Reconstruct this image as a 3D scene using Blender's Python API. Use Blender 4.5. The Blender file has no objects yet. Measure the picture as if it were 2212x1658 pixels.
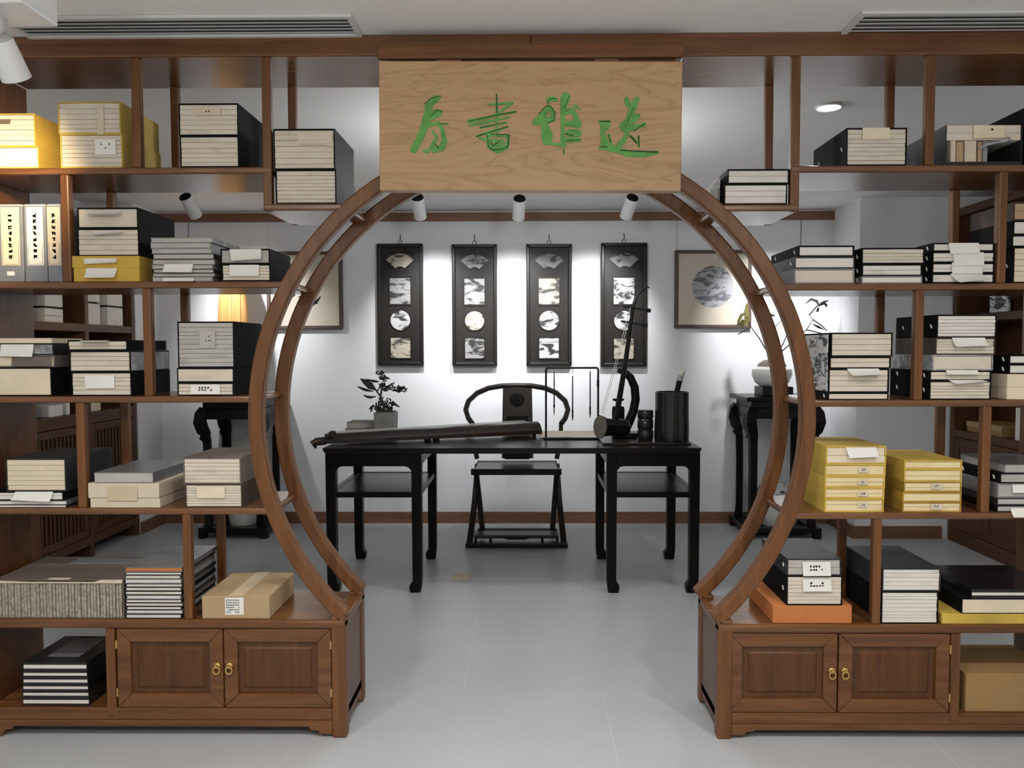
import bpy, bmesh, math, random
from mathutils import Vector, Matrix, Euler
random.seed(7)
C = bpy.context.scene.collection
PI = math.pi
W, H, F = 2212, 1658, 1661.0
# ---------------------------------------------------------------- camera
CAMZ = 1.477
PITCH, YAW, ROLL = math.radians(2.65), math.radians(0.6), math.radians(-0.12)
SHX = -16.6 / W
cam = bpy.data.cameras.new('camera'); co = bpy.data.objects.new('camera', cam); C.objects.link(co)
R = Matrix.Rotation(YAW, 3, 'Z') @ Matrix.Rotation(PI / 2 - PITCH, 3, 'X') @ Matrix.Rotation(ROLL, 3, 'Z')
co.location = (0, 0, CAMZ); co.rotation_euler = R.to_euler()
cam.sensor_width = 36; cam.lens = 36 * F / W; cam.shift_x = SHX; cam.clip_start = .05
bpy.context.scene.camera = co

def ray(px, py):
    return R @ Vector(((px - W / 2 + SHX * W) / F, -(py - H / 2) / F, -1))
def at(px, py, Y):
    d = ray(px, py); t = Y / d.y
    return Vector((d.x * t, Y, CAMZ + d.z * t))
def atx(px, py, X):
    d = ray(px, py); t = X / d.x
    return Vector((X, d.y * t, CAMZ + d.z * t))
def atz(px, py, Z):
    d = ray(px, py); t = (Z - CAMZ) / d.z
    return Vector((d.x * t, d.y * t, Z))
def PX(px, Y, py=750): return at(px, py, Y).x
def PZ(py, Y, px=1140): return at(px, py, Y).z

# ---------------------------------------------------------------- materials
MATS = {}
def nodes(name):
    m = bpy.data.materials.new(name); m.use_nodes = True
    nt = m.node_tree; b = nt.nodes['Principled BSDF']
    return m, nt, b
def setp(b, rough=.5, spec=.5, metal=0):
    b.inputs['Roughness'].default_value = rough
    b.inputs['Specular IOR Level'].default_value = spec
    b.inputs['Metallic'].default_value = metal
def coord(nt, scale=(1, 1, 1), rnd=True):
    tc = nt.nodes.new('ShaderNodeTexCoord'); mp = nt.nodes.new('ShaderNodeMapping')
    mp.inputs['Scale'].default_value = scale
    nt.links.new(tc.outputs['Object'], mp.inputs['Vector'])
    if rnd:
        oi = nt.nodes.new('ShaderNodeObjectInfo'); mu = nt.nodes.new('ShaderNodeMath'); mu.operation = 'MULTIPLY'
        mu.inputs[1].default_value = 37.0
        nt.links.new(oi.outputs['Random'], mu.inputs[0]); nt.links.new(mu.outputs[0], mp.inputs['Location'])
    return mp.outputs['Vector']
def ramp(nt, fac, stops):
    r = nt.nodes.new('ShaderNodeValToRGB'); cr = r.color_ramp
    while len(cr.elements) < len(stops): cr.elements.new(.5)
    for e, (p, c) in zip(cr.elements, stops):
        e.position = p; e.color = (*c, 1)
    nt.links.new(fac, r.inputs['Fac']); return r.outputs['Color']
def noise(nt, vec, scale, detail=3, rough=.5, dist=0):
    n = nt.nodes.new('ShaderNodeTexNoise'); n.inputs['Scale'].default_value = scale
    n.inputs['Detail'].default_value = detail; n.inputs['Roughness'].default_value = rough
    n.inputs['Distortion'].default_value = dist
    nt.links.new(vec, n.inputs['Vector']); return n.outputs['Fac']
def bump(nt, b, h, strength=.1, dist=.01):
    bp = nt.nodes.new('ShaderNodeBump'); bp.inputs['Strength'].default_value = strength
    bp.inputs['Distance'].default_value = dist
    nt.links.new(h, bp.inputs['Height']); nt.links.new(bp.outputs['Normal'], b.inputs['Normal'])
def plain(name, col, rough=.5, spec=.5, metal=0, var=.12, vs=14):
    m, nt, b = nodes(name); setp(b, rough, spec, metal)
    v = coord(nt); f = noise(nt, v, vs, 4)
    c = ramp(nt, f, [(.3, tuple(x * (1 - var) for x in col)), (.7, tuple(min(1, x * (1 + var)) for x in col))])
    nt.links.new(c, b.inputs['Base Color']); MATS[name] = m; return m
def wood(name, c0, c1, axis, rough=.38, spec=.4, s=1.0, stops=(.35, .68)):
    m, nt, b = nodes(name); setp(b, rough, spec)
    sc = {'x': (.9, 14, 14), 'y': (14, .9, 14), 'z': (14, 14, .9)}[axis]
    v = coord(nt, tuple(q * s for q in sc)); f = noise(nt, v, 2.2, 5, .6, .6)
    c = ramp(nt, f, [(stops[0], c0), (stops[1], c1)])
    nt.links.new(c, b.inputs['Base Color']); MATS[name] = m; return m
def paper_edges(name, col, dark):
    m, nt, b = nodes(name); setp(b, .85, .2)
    v = coord(nt, (3, 3, 420)); f = noise(nt, v, 1.5, 3)
    v2 = coord(nt, (1, 1, 1)); f2 = noise(nt, v2, 9, 3)
    mx = nt.nodes.new('ShaderNodeMath'); mx.operation = 'ADD'
    nt.links.new(f, mx.inputs[0]); nt.links.new(f2, mx.inputs[1])
    c = ramp(nt, mx.outputs[0], [(.62, dark), (1.0, col)])
    nt.links.new(c, b.inputs['Base Color']); MATS[name] = m; return m

w0, w1 = (.105, .040, .0125), (.185, .075, .024)
wood('wood_h', w0, w1, 'x', .22, .5); wood('wood_v', w0, w1, 'z'); wood('wood_top', w0, w1, 'x', .2, .8); wood('wood_y', w0, w1, 'y')
wood('panel_v', (.075, .028, .009), (.125, .047, .015), 'z', .3)
wood('rearwood_v', (.065, .027, .012), (.105, .046, .02), 'z', .45); wood('rearwood_y', (.065, .027, .012), (.105, .046, .02), 'y', .45)
wood('trimwood', (.16, .075, .042), (.22, .11, .062), 'x', .5)
wood('ebony', (.004, .0032, .003), (.009, .007, .006), 'x', .3, .2)
wood('ebony_v', (.004, .0032, .003), (.009, .007, .006), 'z', .35, .15)
wood('chairwood', (.014, .010, .008), (.03, .021, .016), 'z', .3, .35)
wood('guqin', (.010, .006, .005), (.022, .012, .008), 'x', .28, .4)
wood('amber', (.55, .28, .09), (.72, .40, .15), 'z', .4)
plain('black', (.008, .008, .009), .65, .05); plain('charcoal', (.022, .023, .026), .36, .3)
plain('gloss_black', (.012, .012, .013), .16, .5); plain('sheen_grey', (.16, .16, .165), .22, .5)
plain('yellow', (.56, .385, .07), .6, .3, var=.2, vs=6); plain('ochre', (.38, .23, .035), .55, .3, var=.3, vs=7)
plain('gold_box', (.55, .36, .055), .5, .3, var=.06)
plain('grey_cloth', (.23, .23, .235), .55, .3); plain('slate', (.20, .215, .245), .55, .3)
plain('brown_cloth', (.055, .034, .026), .55, .3); plain('taupe', (.145, .118, .098), .6, .3)
plain('cream', (.72, .62, .46), .8, .2, var=.05); plain('white_paper', (.78, .76, .72), .8, .2, var=.03)
plain('pale_card', (.62, .53, .41), .8, .2, var=.06); plain('kraft', (.42, .30, .17), .8, .2, var=.05); plain('kraft_dark', (.33, .20, .085), .8, .2, var=.05)
plain('orange', (.50, .175, .055), .65, .3, var=.05); plain('red_brown', (.24, .085, .035), .6, .3)
plain('tape', (.55, .45, .31), .25, .5, var=.04); plain('clear_wrap', (.30, .30, .305), .15, .6, var=.5, vs=30)
plain('ink', (.02, .02, .022), .7, .2); plain('bone', (.8, .77, .68), .35, .5)
plain('brass', (.80, .55, .20), .25, .5, 1); plain('steel', (.5, .5, .5), .3, .5, 1)
plain('ceramic', (.74, .73, .70), .2, .5, var=.04); plain('stone_pot', (.24, .235, .225), .7, .3)
plain('leaf_dark', (.025, .032, .025), .5, .4, var=.3); plain('leaf_green', (.19, .17, .06), .5, .4, var=.3)
plain('bark', (.05, .042, .035), .8, .2); plain('white_lamp', (.72, .72, .71), .4, .4, var=.02)
plain('lamp_grey', (.42, .42, .41), .4, .4, var=.02)
plain('wall', (.74, .75, .765), .85, .2, var=.012, vs=3); plain('ceiling', (.82, .81, .785), .9, .2, var=.012, vs=3)
plain('vent_white', (.62, .62, .61), .5, .3, var=.02); plain('vent_dark', (.26, .26, .26), .6, .3)
plain('green_paint', (.115, .33, .078), .6, .3, var=.25, vs=25); plain('green_dark', (.022, .07, .018), .7, .2)
plain('print_cream', (.56, .50, .415), .8, .2, var=.03); plain('frame_brown', (.085, .055, .042), .45, .4)
plain('panel_dark', (.017, .0145, .0125), .42, .25, var=.1); plain('panel_edge', (.012, .010, .009), .32, .35)
plain('felt', (.62, .54, .44), .9, .1); plain('hair', (.38, .36, .33), .8, .2)
plain('snake', (.13, .12, .10), .5, .4, var=.4, vs=90); plain('string', (.5, .49, .46), .4, .4)
paper_edges('pages', (.66, .59, .49), (.47, .41, .335)); paper_edges('pages_white', (.74, .705, .65), (.53, .50, .455))
paper_edges('pages_yellow', (.76, .63, .37), (.60, .46, .21)); paper_edges('pages_grey', (.45, .43, .40), (.27, .26, .24))
def signwood():
    m, nt, b = nodes('signwood'); setp(b, .42, .4)
    v = coord(nt, (.8, 3, 5.5), False); f = noise(nt, v, 1.5, 4, .5, 1.2)
    w = nt.nodes.new('ShaderNodeMath'); w.operation = 'MULTIPLY'; w.inputs[1].default_value = 9
    nt.links.new(f, w.inputs[0]); fr = nt.nodes.new('ShaderNodeMath'); fr.operation = 'FRACT'
    nt.links.new(w.outputs[0], fr.inputs[0])
    c = ramp(nt, fr.outputs[0], [(0, (.44, .275, .138)), (.5, (.48, .305, .155)), (.92, (.41, .25, .122)), (1, (.33, .195, .09))])
    nt.links.new(c, b.inputs['Base Color']); bump(nt, b, fr.outputs[0], .05, .002); MATS['signwood'] = m
signwood()
def floor_mat():
    m, nt, b = nodes('floor_tile'); setp(b, .34, .4)
    tc = nt.nodes.new('ShaderNodeTexCoord'); mp = nt.nodes.new('ShaderNodeMapping')
    mp.inputs['Location'].default_value = (.28, .35, 0)
    nt.links.new(tc.outputs['Object'], mp.inputs['Vector'])
    br = nt.nodes.new('ShaderNodeTexBrick'); br.offset = .5; br.inputs['Scale'].default_value = 1
    br.inputs['Brick Width'].default_value = 1.2; br.inputs['Row Height'].default_value = 1.2
    br.inputs['Mortar Size'].default_value = .0016; br.inputs['Mortar Smooth'].default_value = .3
    br.inputs['Color1'].default_value = (.45, .465, .48, 1); br.inputs['Color2'].default_value = (.46, .475, .49, 1)
    br.inputs['Mortar'].default_value = (.57, .58, .585, 1)
    nt.links.new(mp.outputs['Vector'], br.inputs['Vector'])
    f = noise(nt, tc.outputs['Object'], 2.5, 5, .6)
    mx = nt.nodes.new('ShaderNodeMix'); mx.data_type = 'RGBA'; mx.blend_type = 'MULTIPLY'; mx.inputs['Factor'].default_value = 1
    nt.links.new(br.outputs['Color'], mx.inputs['A'])
    nt.links.new(ramp(nt, f, [(.3, (.93, .93, .93)), (.7, (1, 1, 1))]), mx.inputs['B'])
    nt.links.new(mx.outputs['Result'], b.inputs['Base Color'])
    rr = nt.nodes.new('ShaderNodeMapRange'); rr.inputs['To Min'].default_value = .26; rr.inputs['To Max'].default_value = .44
    nt.links.new(f, rr.inputs['Value']); nt.links.new(rr.outputs['Result'], b.inputs['Roughness'])
    MATS['floor_tile'] = m
floor_mat()
def inkart(name, paper, ink, s=9):
    m, nt, b = nodes(name); setp(b, .55, .3)
    v = coord(nt, (1, 1, 2.2)); f = noise(nt, v, s, 5, .55, .8)
    c = ramp(nt, f, [(.42, ink), (.47, tuple((p + q) / 2 for p, q in zip(paper, ink))), (.52, paper), (.8, tuple(min(1, p * 1.06) for p in paper))])
    nt.links.new(c, b.inputs['Base Color']); MATS[name] = m
inkart('ink_grey', (.27, .265, .255), (.03, .03, .03)); inkart('ink_cream', (.42, .375, .30), (.06, .055, .05))
inkart('ink_white', (.46, .46, .455), (.03, .03, .03)); inkart('ink_blue', (.36, .365, .38), (.12, .125, .14), 13)
inkart('porcelain_blue', (.70, .70, .69), (.06, .07, .09), 16)
def emit(name, col, st):
    m = bpy.data.materials.new(name); m.use_nodes = True; nt = m.node_tree; nt.nodes.clear()
    e = nt.nodes.new('ShaderNodeEmission'); o = nt.nodes.new('ShaderNodeOutputMaterial')
    e.inputs['Color'].default_value = (*col, 1); e.inputs['Strength'].default_value = st
    nt.links.new(e.outputs[0], o.inputs[0]); MATS[name] = m
emit('lit_lens', (1, .96, .9), 12); emit('lit_warm', (1, .75, .45), 10)
def weave():
    m, nt, b = nodes('spine_weave'); setp(b, .8, .2)
    v = coord(nt, (40, 40, 60), True); f = noise(nt, v, 1.3, 3)
    c = ramp(nt, f, [(.3, (.22, .19, .15)), (.62, (.42, .37, .30))])
    nt.links.new(c, b.inputs['Base Color']); MATS['spine_weave'] = m
weave()

# ---------------------------------------------------------------- mesh helpers
def BM(): return bmesh.new()
def quadbox(bm, P):      # P: 8 corners, bottom 4 (ccw) then top 4
    v = [bm.verts.new(p) for p in P]
    for f in ((3, 2, 1, 0), (4, 5, 6, 7), (0, 1, 5, 4), (1, 2, 6, 5), (2, 3, 7, 6), (3, 0, 4, 7)):
        bm.faces.new([v[i] for i in f])
def box(bm, x0, x1, y0, y1, z0, z1):
    quadbox(bm, [(x0, y0, z0), (x1, y0, z0), (x1, y1, z0), (x0, y1, z0), (x0, y0, z1), (x1, y0, z1), (x1, y1, z1), (x0, y1, z1)])
    return bm
def bx(*a): return box(BM(), *a)
def prism(bm, pts, y0, y1):   # pts (x,z) polygon, extruded in y
    a = [bm.verts.new((x, y0, z)) for x, z in pts]; b = [bm.verts.new((x, y1, z)) for x, z in pts]
    n = len(pts)
    bm.faces.new(a); bm.faces.new(b[::-1])
    for i in range(n): bm.faces.new((a[i], b[i], b[(i + 1) % n], a[(i + 1) % n]))
    return bm
def prism_z(bm, pts, z0, z1):
    a = [bm.verts.new((x, y, z0)) for x, y in pts]; b = [bm.verts.new((x, y, z1)) for x, y in pts]
    n = len(pts); bm.faces.new(a[::-1]); bm.faces.new(b)
    for i in range(n): bm.faces.new((a[i], a[(i + 1) % n], b[(i + 1) % n], b[i]))
    return bm
def tube(bm, pts, rad, n=8, square=False, flat=1.0):
    pts = [Vector(p) for p in pts]; rads = rad if isinstance(rad, (list, tuple)) else [rad] * len(pts)
    rings = []; up = None
    for i, p in enumerate(pts):
        t = (pts[min(i + 1, len(pts) - 1)] - pts[max(i - 1, 0)]).normalized()
        if up is None:
            up = Vector((0, 1, 0)) if abs(t.y) < .9 else Vector((1, 0, 0))
        a = t.cross(up).normalized(); up = a.cross(t).normalized()
        ring = []
        for k in range(n):
            th = 2 * PI * k / n + (PI / 4 if square else 0)
            r = rads[i] * (1.414 if square else 1)
            ring.append(bm.verts.new(p + a * (r * math.cos(th)) + up * (r * flat * math.sin(th))))
        rings.append(ring)
    for i in range(len(rings) - 1):
        for k in range(n):
            bm.faces.new((rings[i][k], rings[i][(k + 1) % n], rings[i + 1][(k + 1) % n], rings[i + 1][k]))
    bm.faces.new(rings[0][::-1]); bm.faces.new(rings[-1])
    return bm
def lathe(bm, prof, c, n=24, axis=None, sx=1, sy=1):
    M = Matrix.Identity(3) if axis is None else Vector((0, 0, 1)).rotation_difference(Vector(axis)).to_matrix()
    c = Vector(c); rings = []
    for r, z in prof:
        r = max(r, .0004)
        rings.append([bm.verts.new(c + M @ Vector((r * sx * math.cos(2 * PI * k / n), r * sy * math.sin(2 * PI * k / n), z))) for k in range(n)])
    for i in range(len(rings) - 1):
        for k in range(n):
            bm.faces.new((rings[i][k], rings[i][(k + 1) % n], rings[i + 1][(k + 1) % n], rings[i + 1][k]))
    bm.faces.new(rings[0][::-1]); bm.faces.new(rings[-1]); return bm
def torus(bm, c, R1, r, axis='y', n=24, m=8, sz=1):
    rings = []
    for i in range(n):
        a = 2 * PI * i / n; ring = []
        for k in range(m):
            t = 2 * PI * k / m; q = R1 + r * math.cos(t)
            p = {'y': (q * math.cos(a), r * math.sin(t), q * math.sin(a) * sz), 'z': (q * math.cos(a), q * math.sin(a), r * math.sin(t))}[axis]
            ring.append(bm.verts.new(Vector(c) + Vector(p)))
        rings.append(ring)
    for i in range(n):
        for k in range(m):
            bm.faces.new((rings[i][k], rings[i][(k + 1) % m], rings[(i + 1) % n][(k + 1) % m], rings[(i + 1) % n][k]))
    return bm
def blade(bm, pts, wid, normal=(0, -1, 0), th=.0015):   # leaf along a polyline
    pts = [Vector(p) for p in pts]; N = Vector(normal).normalized(); L, Rr, L2, R2 = [], [], [], []
    n = len(pts)
    for i, p in enumerate(pts):
        t = (pts[min(i + 1, n - 1)] - pts[max(i - 1, 0)]).normalized(); a = t.cross(N).normalized()
        w = wid[i] / 2
        L.append(bm.verts.new(p + a * w + N * th)); Rr.append(bm.verts.new(p - a * w + N * th))
        L2.append(bm.verts.new(p + a * w - N * th)); R2.append(bm.verts.new(p - a * w - N * th))
    for i in range(n - 1):
        bm.faces.new((L[i], L[i + 1], Rr[i + 1], Rr[i])); bm.faces.new((L2[i], R2[i], R2[i + 1], L2[i + 1]))
        bm.faces.new((L[i], L2[i], L2[i + 1], L[i + 1])); bm.faces.new((Rr[i], Rr[i + 1], R2[i + 1], R2[i]))
    bm.faces.new((L[0], Rr[0], R2[0], L2[0])); bm.faces.new((L[-1], L2[-1], R2[-1], Rr[-1]))
    return bm
def world_origin(o):
    v = Vector((0, 0, 0))
    while o is not None: v += o.location; o = o.parent
    return v
def obj(name, bm, m, parent=None, bevel=0, smooth=False, loc=None, label=None):
    """bm is in world coordinates; loc = origin of a top-level mesh"""
    org = world_origin(parent) if parent else Vector(loc if loc is not None else (0, 0, 0))
    bmesh.ops.translate(bm, verts=bm.verts, vec=-org)
    bmesh.ops.recalc_face_normals(bm, faces=bm.faces)
    if smooth:
        for f in bm.faces: f.smooth = True
    me = bpy.data.meshes.new(name); bm.to_mesh(me); bm.free()
    me.materials.append(MATS[m]); o = bpy.data.objects.new(name, me); C.objects.link(o)
    if parent: o.parent = parent
    else: o.location = org
    if bevel:
        b = o.modifiers.new('bevel', 'BEVEL'); b.width = bevel; b.segments = 2; b.limit_method = 'ANGLE'
    if smooth:
        try: me.set_sharp_from_angle(angle=math.radians(40))
        except Exception: pass
    if label: o['label'] = label
    return o
def tag(o, label, cat, group=None):
    o['label'] = label; o['category'] = cat
    if group: o['group'] = group
    return o
def thing(name, label, cat, loc, group=None):
    o = bpy.data.objects.new(name, None); o.empty_display_size = .05; C.objects.link(o); o.location = loc
    return tag(o, label, cat, group)
def struct(name, bm, m, label=None, bevel=0):
    o = obj(name, bm, m, None, bevel); o['kind'] = 'structure'; o['label'] = label or name.replace('_', ' '); o['category'] = name.split('_')[0]
    return o

# ---------------------------------------------------------------- room shell
YF, YB = 2.85, 3.195
CEIL = 2.62; YW = 6.46; XL, XR = -3.10, 3.24; YSTEP = 5.94
XSTEP = PX(1853, YSTEP)
struct('floor', bx(-3.7, 3.9, -2.2, 6.6, -.06, 0), 'floor_tile', 'grey tiled floor')
struct('ceiling', bx(-3.7, 3.9, -2.2, 6.6, CEIL, CEIL + .06), 'ceiling', 'flat white ceiling')
struct('wall_back', bx(-3.7, 3.9, YW, YW + .12, 0, CEIL), 'wall', 'white back wall lit by spotlights')
bm = bx(XL - .4, XL, 6.06, YW, 0, CEIL); box(bm, XL - .5, XL - .36, -2.2, 6.06, 0, CEIL)
struct('wall_left', bm, 'wall', 'white side wall behind the slatted bookcase')
bm = bx(XSTEP, 3.9, YSTEP, YW, 0, CEIL); box(bm, 3.62, 3.74, -2.2, YSTEP, 0, CEIL)
struct('wall_right', bm, 'wall', 'grey stepped side wall behind the wooden bookcase')
struct('wall_front', bx(-3.7, 3.9, -2.3, -2.2, 0, CEIL), 'wall', 'wall behind the viewer')
struct('baseboard_back', bx(XL, XSTEP, YW - .018, YW, 0, .095), 'trimwood', 'brown baseboard along the back wall')
struct('baseboard_left', bx(XL, XL + .018, 6.06, YW - .018, 0, .095), 'trimwood', 'short brown baseboard beside the slatted bookcase')
bm = bx(XSTEP - .018, XSTEP, YSTEP - .018, YW - .018, 0, .095); box(bm, XSTEP, 3.2, YSTEP - .018, YSTEP, 0, .095)
struct('baseboard_right', bm, 'trimwood', 'brown baseboard around the wall step')
zr0, zr1 = PZ(476, YW - .03), PZ(458, YW - .03)
struct('trim_1', bx(XL, PX(1803, YW - .03), YW - .03, YW, zr0, zr1), 'trimwood', 'brown picture rail along the back wall')

# ceiling vents
def vent(corner_px, length, sgn, label):
    (ax, ay), (bx_, by) = corner_px
    p0 = atz(ax, ay, CEIL); p1 = atz(bx_, by, CEIL)
    x0 = p0.x; x1 = x0 + sgn * length; xa, xb = min(x0, x1), max(x0, x1)
    ya, yb = p1.y, p0.y
    t = thing('ceiling_vent', label, 'vent', ((xa + xb) / 2, (ya + yb) / 2, CEIL), 'ceiling air vents')
    f = BM(); b = .02; z0, z1 = CEIL - .012, CEIL - .0005
    for a in ((xa, xb, ya, ya + b), (xa, xb, yb - b, yb), (xa, xa + b, ya + b, yb - b), (xb - b, xb, ya + b, yb - b)):
        box(f, *a, z0, z1)
    obj('frame', f, 'vent_white', t, .002)
    obj('backing', bx(xa + b, xb - b, ya + b, yb - b, CEIL - .002, CEIL - .0008), 'vent_dark', t)
    n = 5; d = (yb - ya - 2 * b) / n
    for i in range(n):
        y = ya + b + d * (i + .5)
        s = BM(); quadbox(s, [(xa + b, y - d * .5, CEIL - .011), (xb - b, y - d * .5, CEIL - .011), (xb - b, y + d * .3, CEIL - .004), (xa + b, y + d * .3, CEIL - .004),
                             (xa + b, y - d * .5, CEIL - .009), (xb - b, y - d * .5, CEIL - .009), (xb - b, y + d * .3, CEIL - .002), (xa + b, y + d * .3, CEIL - .002)])
        obj('slat', s, 'vent_white', t)
vent(((783, 74), (765, 28)), 1.22, -1, 'long white slotted ceiling vent beside the boxy white spotlight mount')
vent(((1812, 73), (1858, 22)), 1.22, 1, 'long white slotted ceiling vent on the side away from the spotlight')

# ---------------------------------------------------------------- moon gate bookcases
RC = at(1147, 905, YF); RCX, RCZ = RC.x, RC.z; RO = 1.058; RI = RO - .054
def ring_x(z, sgn, r=RO):
    return RCX + sgn * math.sqrt(max(r * r - (z - RCZ) ** 2, 0))
def arc_bm(sgn, y0, y1, zend):
    bm = BM(); a1 = math.asin((zend - RCZ) / RO); n = 56; prev = None
    for i in range(n + 1):
        a = PI / 2 + (a1 - PI / 2) * i / n
        ring = [bm.verts.new((RCX + sgn * r * math.cos(a), y, RCZ + r * math.sin(a))) for r, y in ((RO, y0), (RI, y0), (RI, y1), (RO, y1))]
        if prev:
            for k in range(4): bm.faces.new((prev[k], prev[(k + 1) % 4], ring[(k + 1) % 4], ring[k]))
        else: bm.faces.new(ring)
        prev = ring
    bm.faces.new(prev[::-1]); return bm
PW = .033
SHELF = {}
def bookcase(side, d):
    sgn = -1 if side == 'L' else 1
    mid = 500 if side == 'L' else 1790
    Zp = lambda py, px=mid: at(px, py, YF).z
    Xp = lambda px, py=750: at(px, py, YF).x
    xe = Xp(d['end'])                       # outer end
    t = thing('moon_gate_bookcase', d['label'], 'bookcase', ((xe + ring_x(.45, sgn)) / 2, YF + .17, 0), 'moon gate bookcases')
    def P(name, x0, x1, y0, y1, z0, z1, m='wood_h', bv=.004, parent=None):
        return obj(name, bx(min(x0, x1), max(x0, x1), y0, y1, z0, z1), m, parent or t, bv)
    # top
    zt0 = Zp(d['top'][1]); zt1 = CEIL - .001
    P('top_board', xe, RCX, YF, YB, zt0, zt1, 'wood_top', .006)
    # end panel
    P('end_panel', xe - sgn * .0, xe + sgn * .03, YF + .002, YB - .002, .0, zt0, 'panel_v')
    # shelves
    for key, (px0, px1, py) in d['shelves'].items():
        z1 = Zp(py, (max(0, min(2212, px0)) + max(0, min(2212, px1))) / 2 if False else mid); z0 = z1 - .025
        a = xe if px0 is None else Xp(px0)
        b = ring_x(z1 - .012, sgn, RO - .03) if px1 is None else Xp(px1)
        SHELF[side + key] = z1
        P('shelf', a, b, YF - .001, YB + .001, z0, z1, 'wood_top', .007)
    zc = Zp(d['cab_top']); SHELF[side + 'C'] = zc
    # posts
    for px, k0, k1 in d['posts']:
        z0 = zc if k0 == 'C' else SHELF[side + k0]
        z1 = zt0 if k1 == 'T' else SHELF[side + k1] - .025
        if k1 == 'T' and k0 == '2': z0 -= .025
        x = Xp(px)
        P('post', x - PW / 2, x + PW / 2, YF + .001, YF + PW, z0 - .001, z1 + .001, 'wood_v', .006)
        P('post', x - PW / 2, x + PW / 2, YB - PW, YB - .001, z0 - .001, z1 + .001, 'wood_v', .006)
    # arches
    obj('arch', arc_bm(sgn, YF - .002, YF + .05, zc - .01), 'wood_v', t, .008)
    obj('arch', arc_bm(sgn, YB - .05, YB + .002, zc - .01), 'wood_v', t, .008)
    # cabinet
    xin, xo = RCX + sgn * .757, RCX + sgn * .702
    a, b = min(xin, xo), max(xin, xo)
    zb = Zp(d['rail'][0]); zb2 = Zp(d['rail'][1]); za = Zp(d['apron'])
    P('cabinet_top', xe, xo - sgn * .0, YF - .004, YB + .004, zc - .034, zc, bv=.009)
    for y0 in (YF - .002, YB - .05):
        P('gate_post', a, b, y0, y0 + .052, 0, zc + .014, 'wood_v', .007)
    P('bottom_board', xe, xin, YF + .004, YB - .002, zb2, zb, bv=.004)
    # aprons with bracket feet
    xi = xin
    e0, e1 = (xe, xi) if sgn < 0 else (xi, xe)
    fa, fb = (.0, .012) if sgn < 0 else (.012, .0)
    pts = [(e0, zb2), (e0, fa), (e0 + .05, fa), (e0 + .054, .024), (e0 + .084, .028), (e0 + .09, za),
           (e1 - .09, za), (e1 - .084, .028), (e1 - .054, .024), (e1 - .05, fb), (e1, fb), (e1, zb2)]
    obj('apron', prism(BM(), pts, YF + .002, YF + .022), 'wood_h', t, .003)
    # side of the gate end
    xs0, xs1 = xo - sgn * .030, xo - sgn * .012
    bm = BM()
    s0, s1 = min(xo + sgn * .006, xo + sgn * .03), max(xo + sgn * .006, xo + sgn * .03)
    P('side_panel', s0, s1, YF + .05, YB - .05, zb2, zc - .034, 'panel_v', .003)
    sp = BM(); ya, yb = YF + .05, YB - .05
    pts = [(ya, zb2 + .035), (ya, .02), (ya + .035, .02), (ya + .05, .05), (ya + .062, za), (yb - .062, za), (yb - .05, .05), (yb - .035, .02), (yb, .02), (yb, zb2 + .035)]
    v0 = [sp.verts.new((s0, y, z)) for y, z in pts]; v1 = [sp.verts.new((s1 - sgn * 0, y, z)) for y, z in pts]
    sp.faces.new(v0); sp.faces.new(v1[::-1])
    for i in range(len(pts)): sp.faces.new((v0[i], v1[i], v1[(i + 1) % len(pts)], v0[(i + 1) % len(pts)]))
    obj('side_apron', sp, 'wood_y', t, .002)
    # divider + back
    xd = Xp(d['divider']); P('divider', xd - .018, xd + .018, YF + .001, YF + .04, zb2 + .01, zc - .034, 'wood_v', .006)
    P('partition', xd - .01, xd + .01, YF + .04, YB - .02, zb, zc - .034, 'panel_v')
    P('back_panel', xd, xin, YB - .03, YB - .015, zb2, zc - .034, 'panel_v')
    # doors
    for (px0, px1, knob) in d['doors']:
        x0, x1 = Xp(px0), Xp(px1); z0, z1 = zb + .002, zc - .036
        y0, y1 = YF + .004, YF + .024; s = .052
        fr = BM()
        # mitred frame
        for q in (((x0, z0), (x1, z0), (x1 - s, z0 + s), (x0 + s, z0 + s)), ((x1, z0), (x1, z1), (x1 - s, z1 - s), (x1 - s, z0 + s)),
                  ((x1, z1), (x0, z1), (x0 + s, z1 - s), (x1 - s, z1 - s)), ((x0, z1), (x0, z0), (x0 + s, z0 + s), (x0 + s, z1 - s))):
            prism(fr, list(q), y0, y1)
        dr = obj('door', fr, 'wood_h', t, .004)
        pn = BM(); prism(pn, [(x0 + s - .003, z0 + s - .003), (x1 - s + .003, z0 + s - .003), (x1 - s + .003, z1 - s + .003), (x0 + s - .003, z1 - s + .003)], y0 + .012, y1)
        # raised field
        i = s + .022; j = s + .028
        o4 = [(x0 + i, z0 + i), (x1 - i, z0 + i), (x1 - i, z1 - i), (x0 + i, z1 - i)]
        i4 = [(x0 + j, z0 + j), (x1 - j, z0 + j), (x1 - j, z1 - j), (x0 + j, z1 - j)]
        A = [pn.verts.new((x, y0 + .012, z)) for x, z in o4]; B = [pn.verts.new((x, y0 + .006, z)) for x, z in i4]
        for k in range(4): pn.faces.new((A[k], A[(k + 1) % 4], B[(k + 1) % 4], B[k]))
        pn.faces.new(B)
        obj('panel', pn, 'panel_v', dr)
        kx = x1 - .022 if knob > 0 else x0 + .022; kz = (z0 + z1) / 2
        kb = lathe(BM(), [(.0, 0), (.011, .0), (.012, .003), (.006, .006), (.005, .014), (.0, .015)], (kx, y0, kz + .010), 16, (0, -1, 0))
        torus(kb, (kx, y0 - .010, kz - .004), .012, .0032, 'y', 20, 8, 1.15)
        obj('pull_ring', kb, 'brass', dr, 0, True, label='brass ring pull')
        hx = x0 + .0 if knob > 0 else x1
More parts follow.
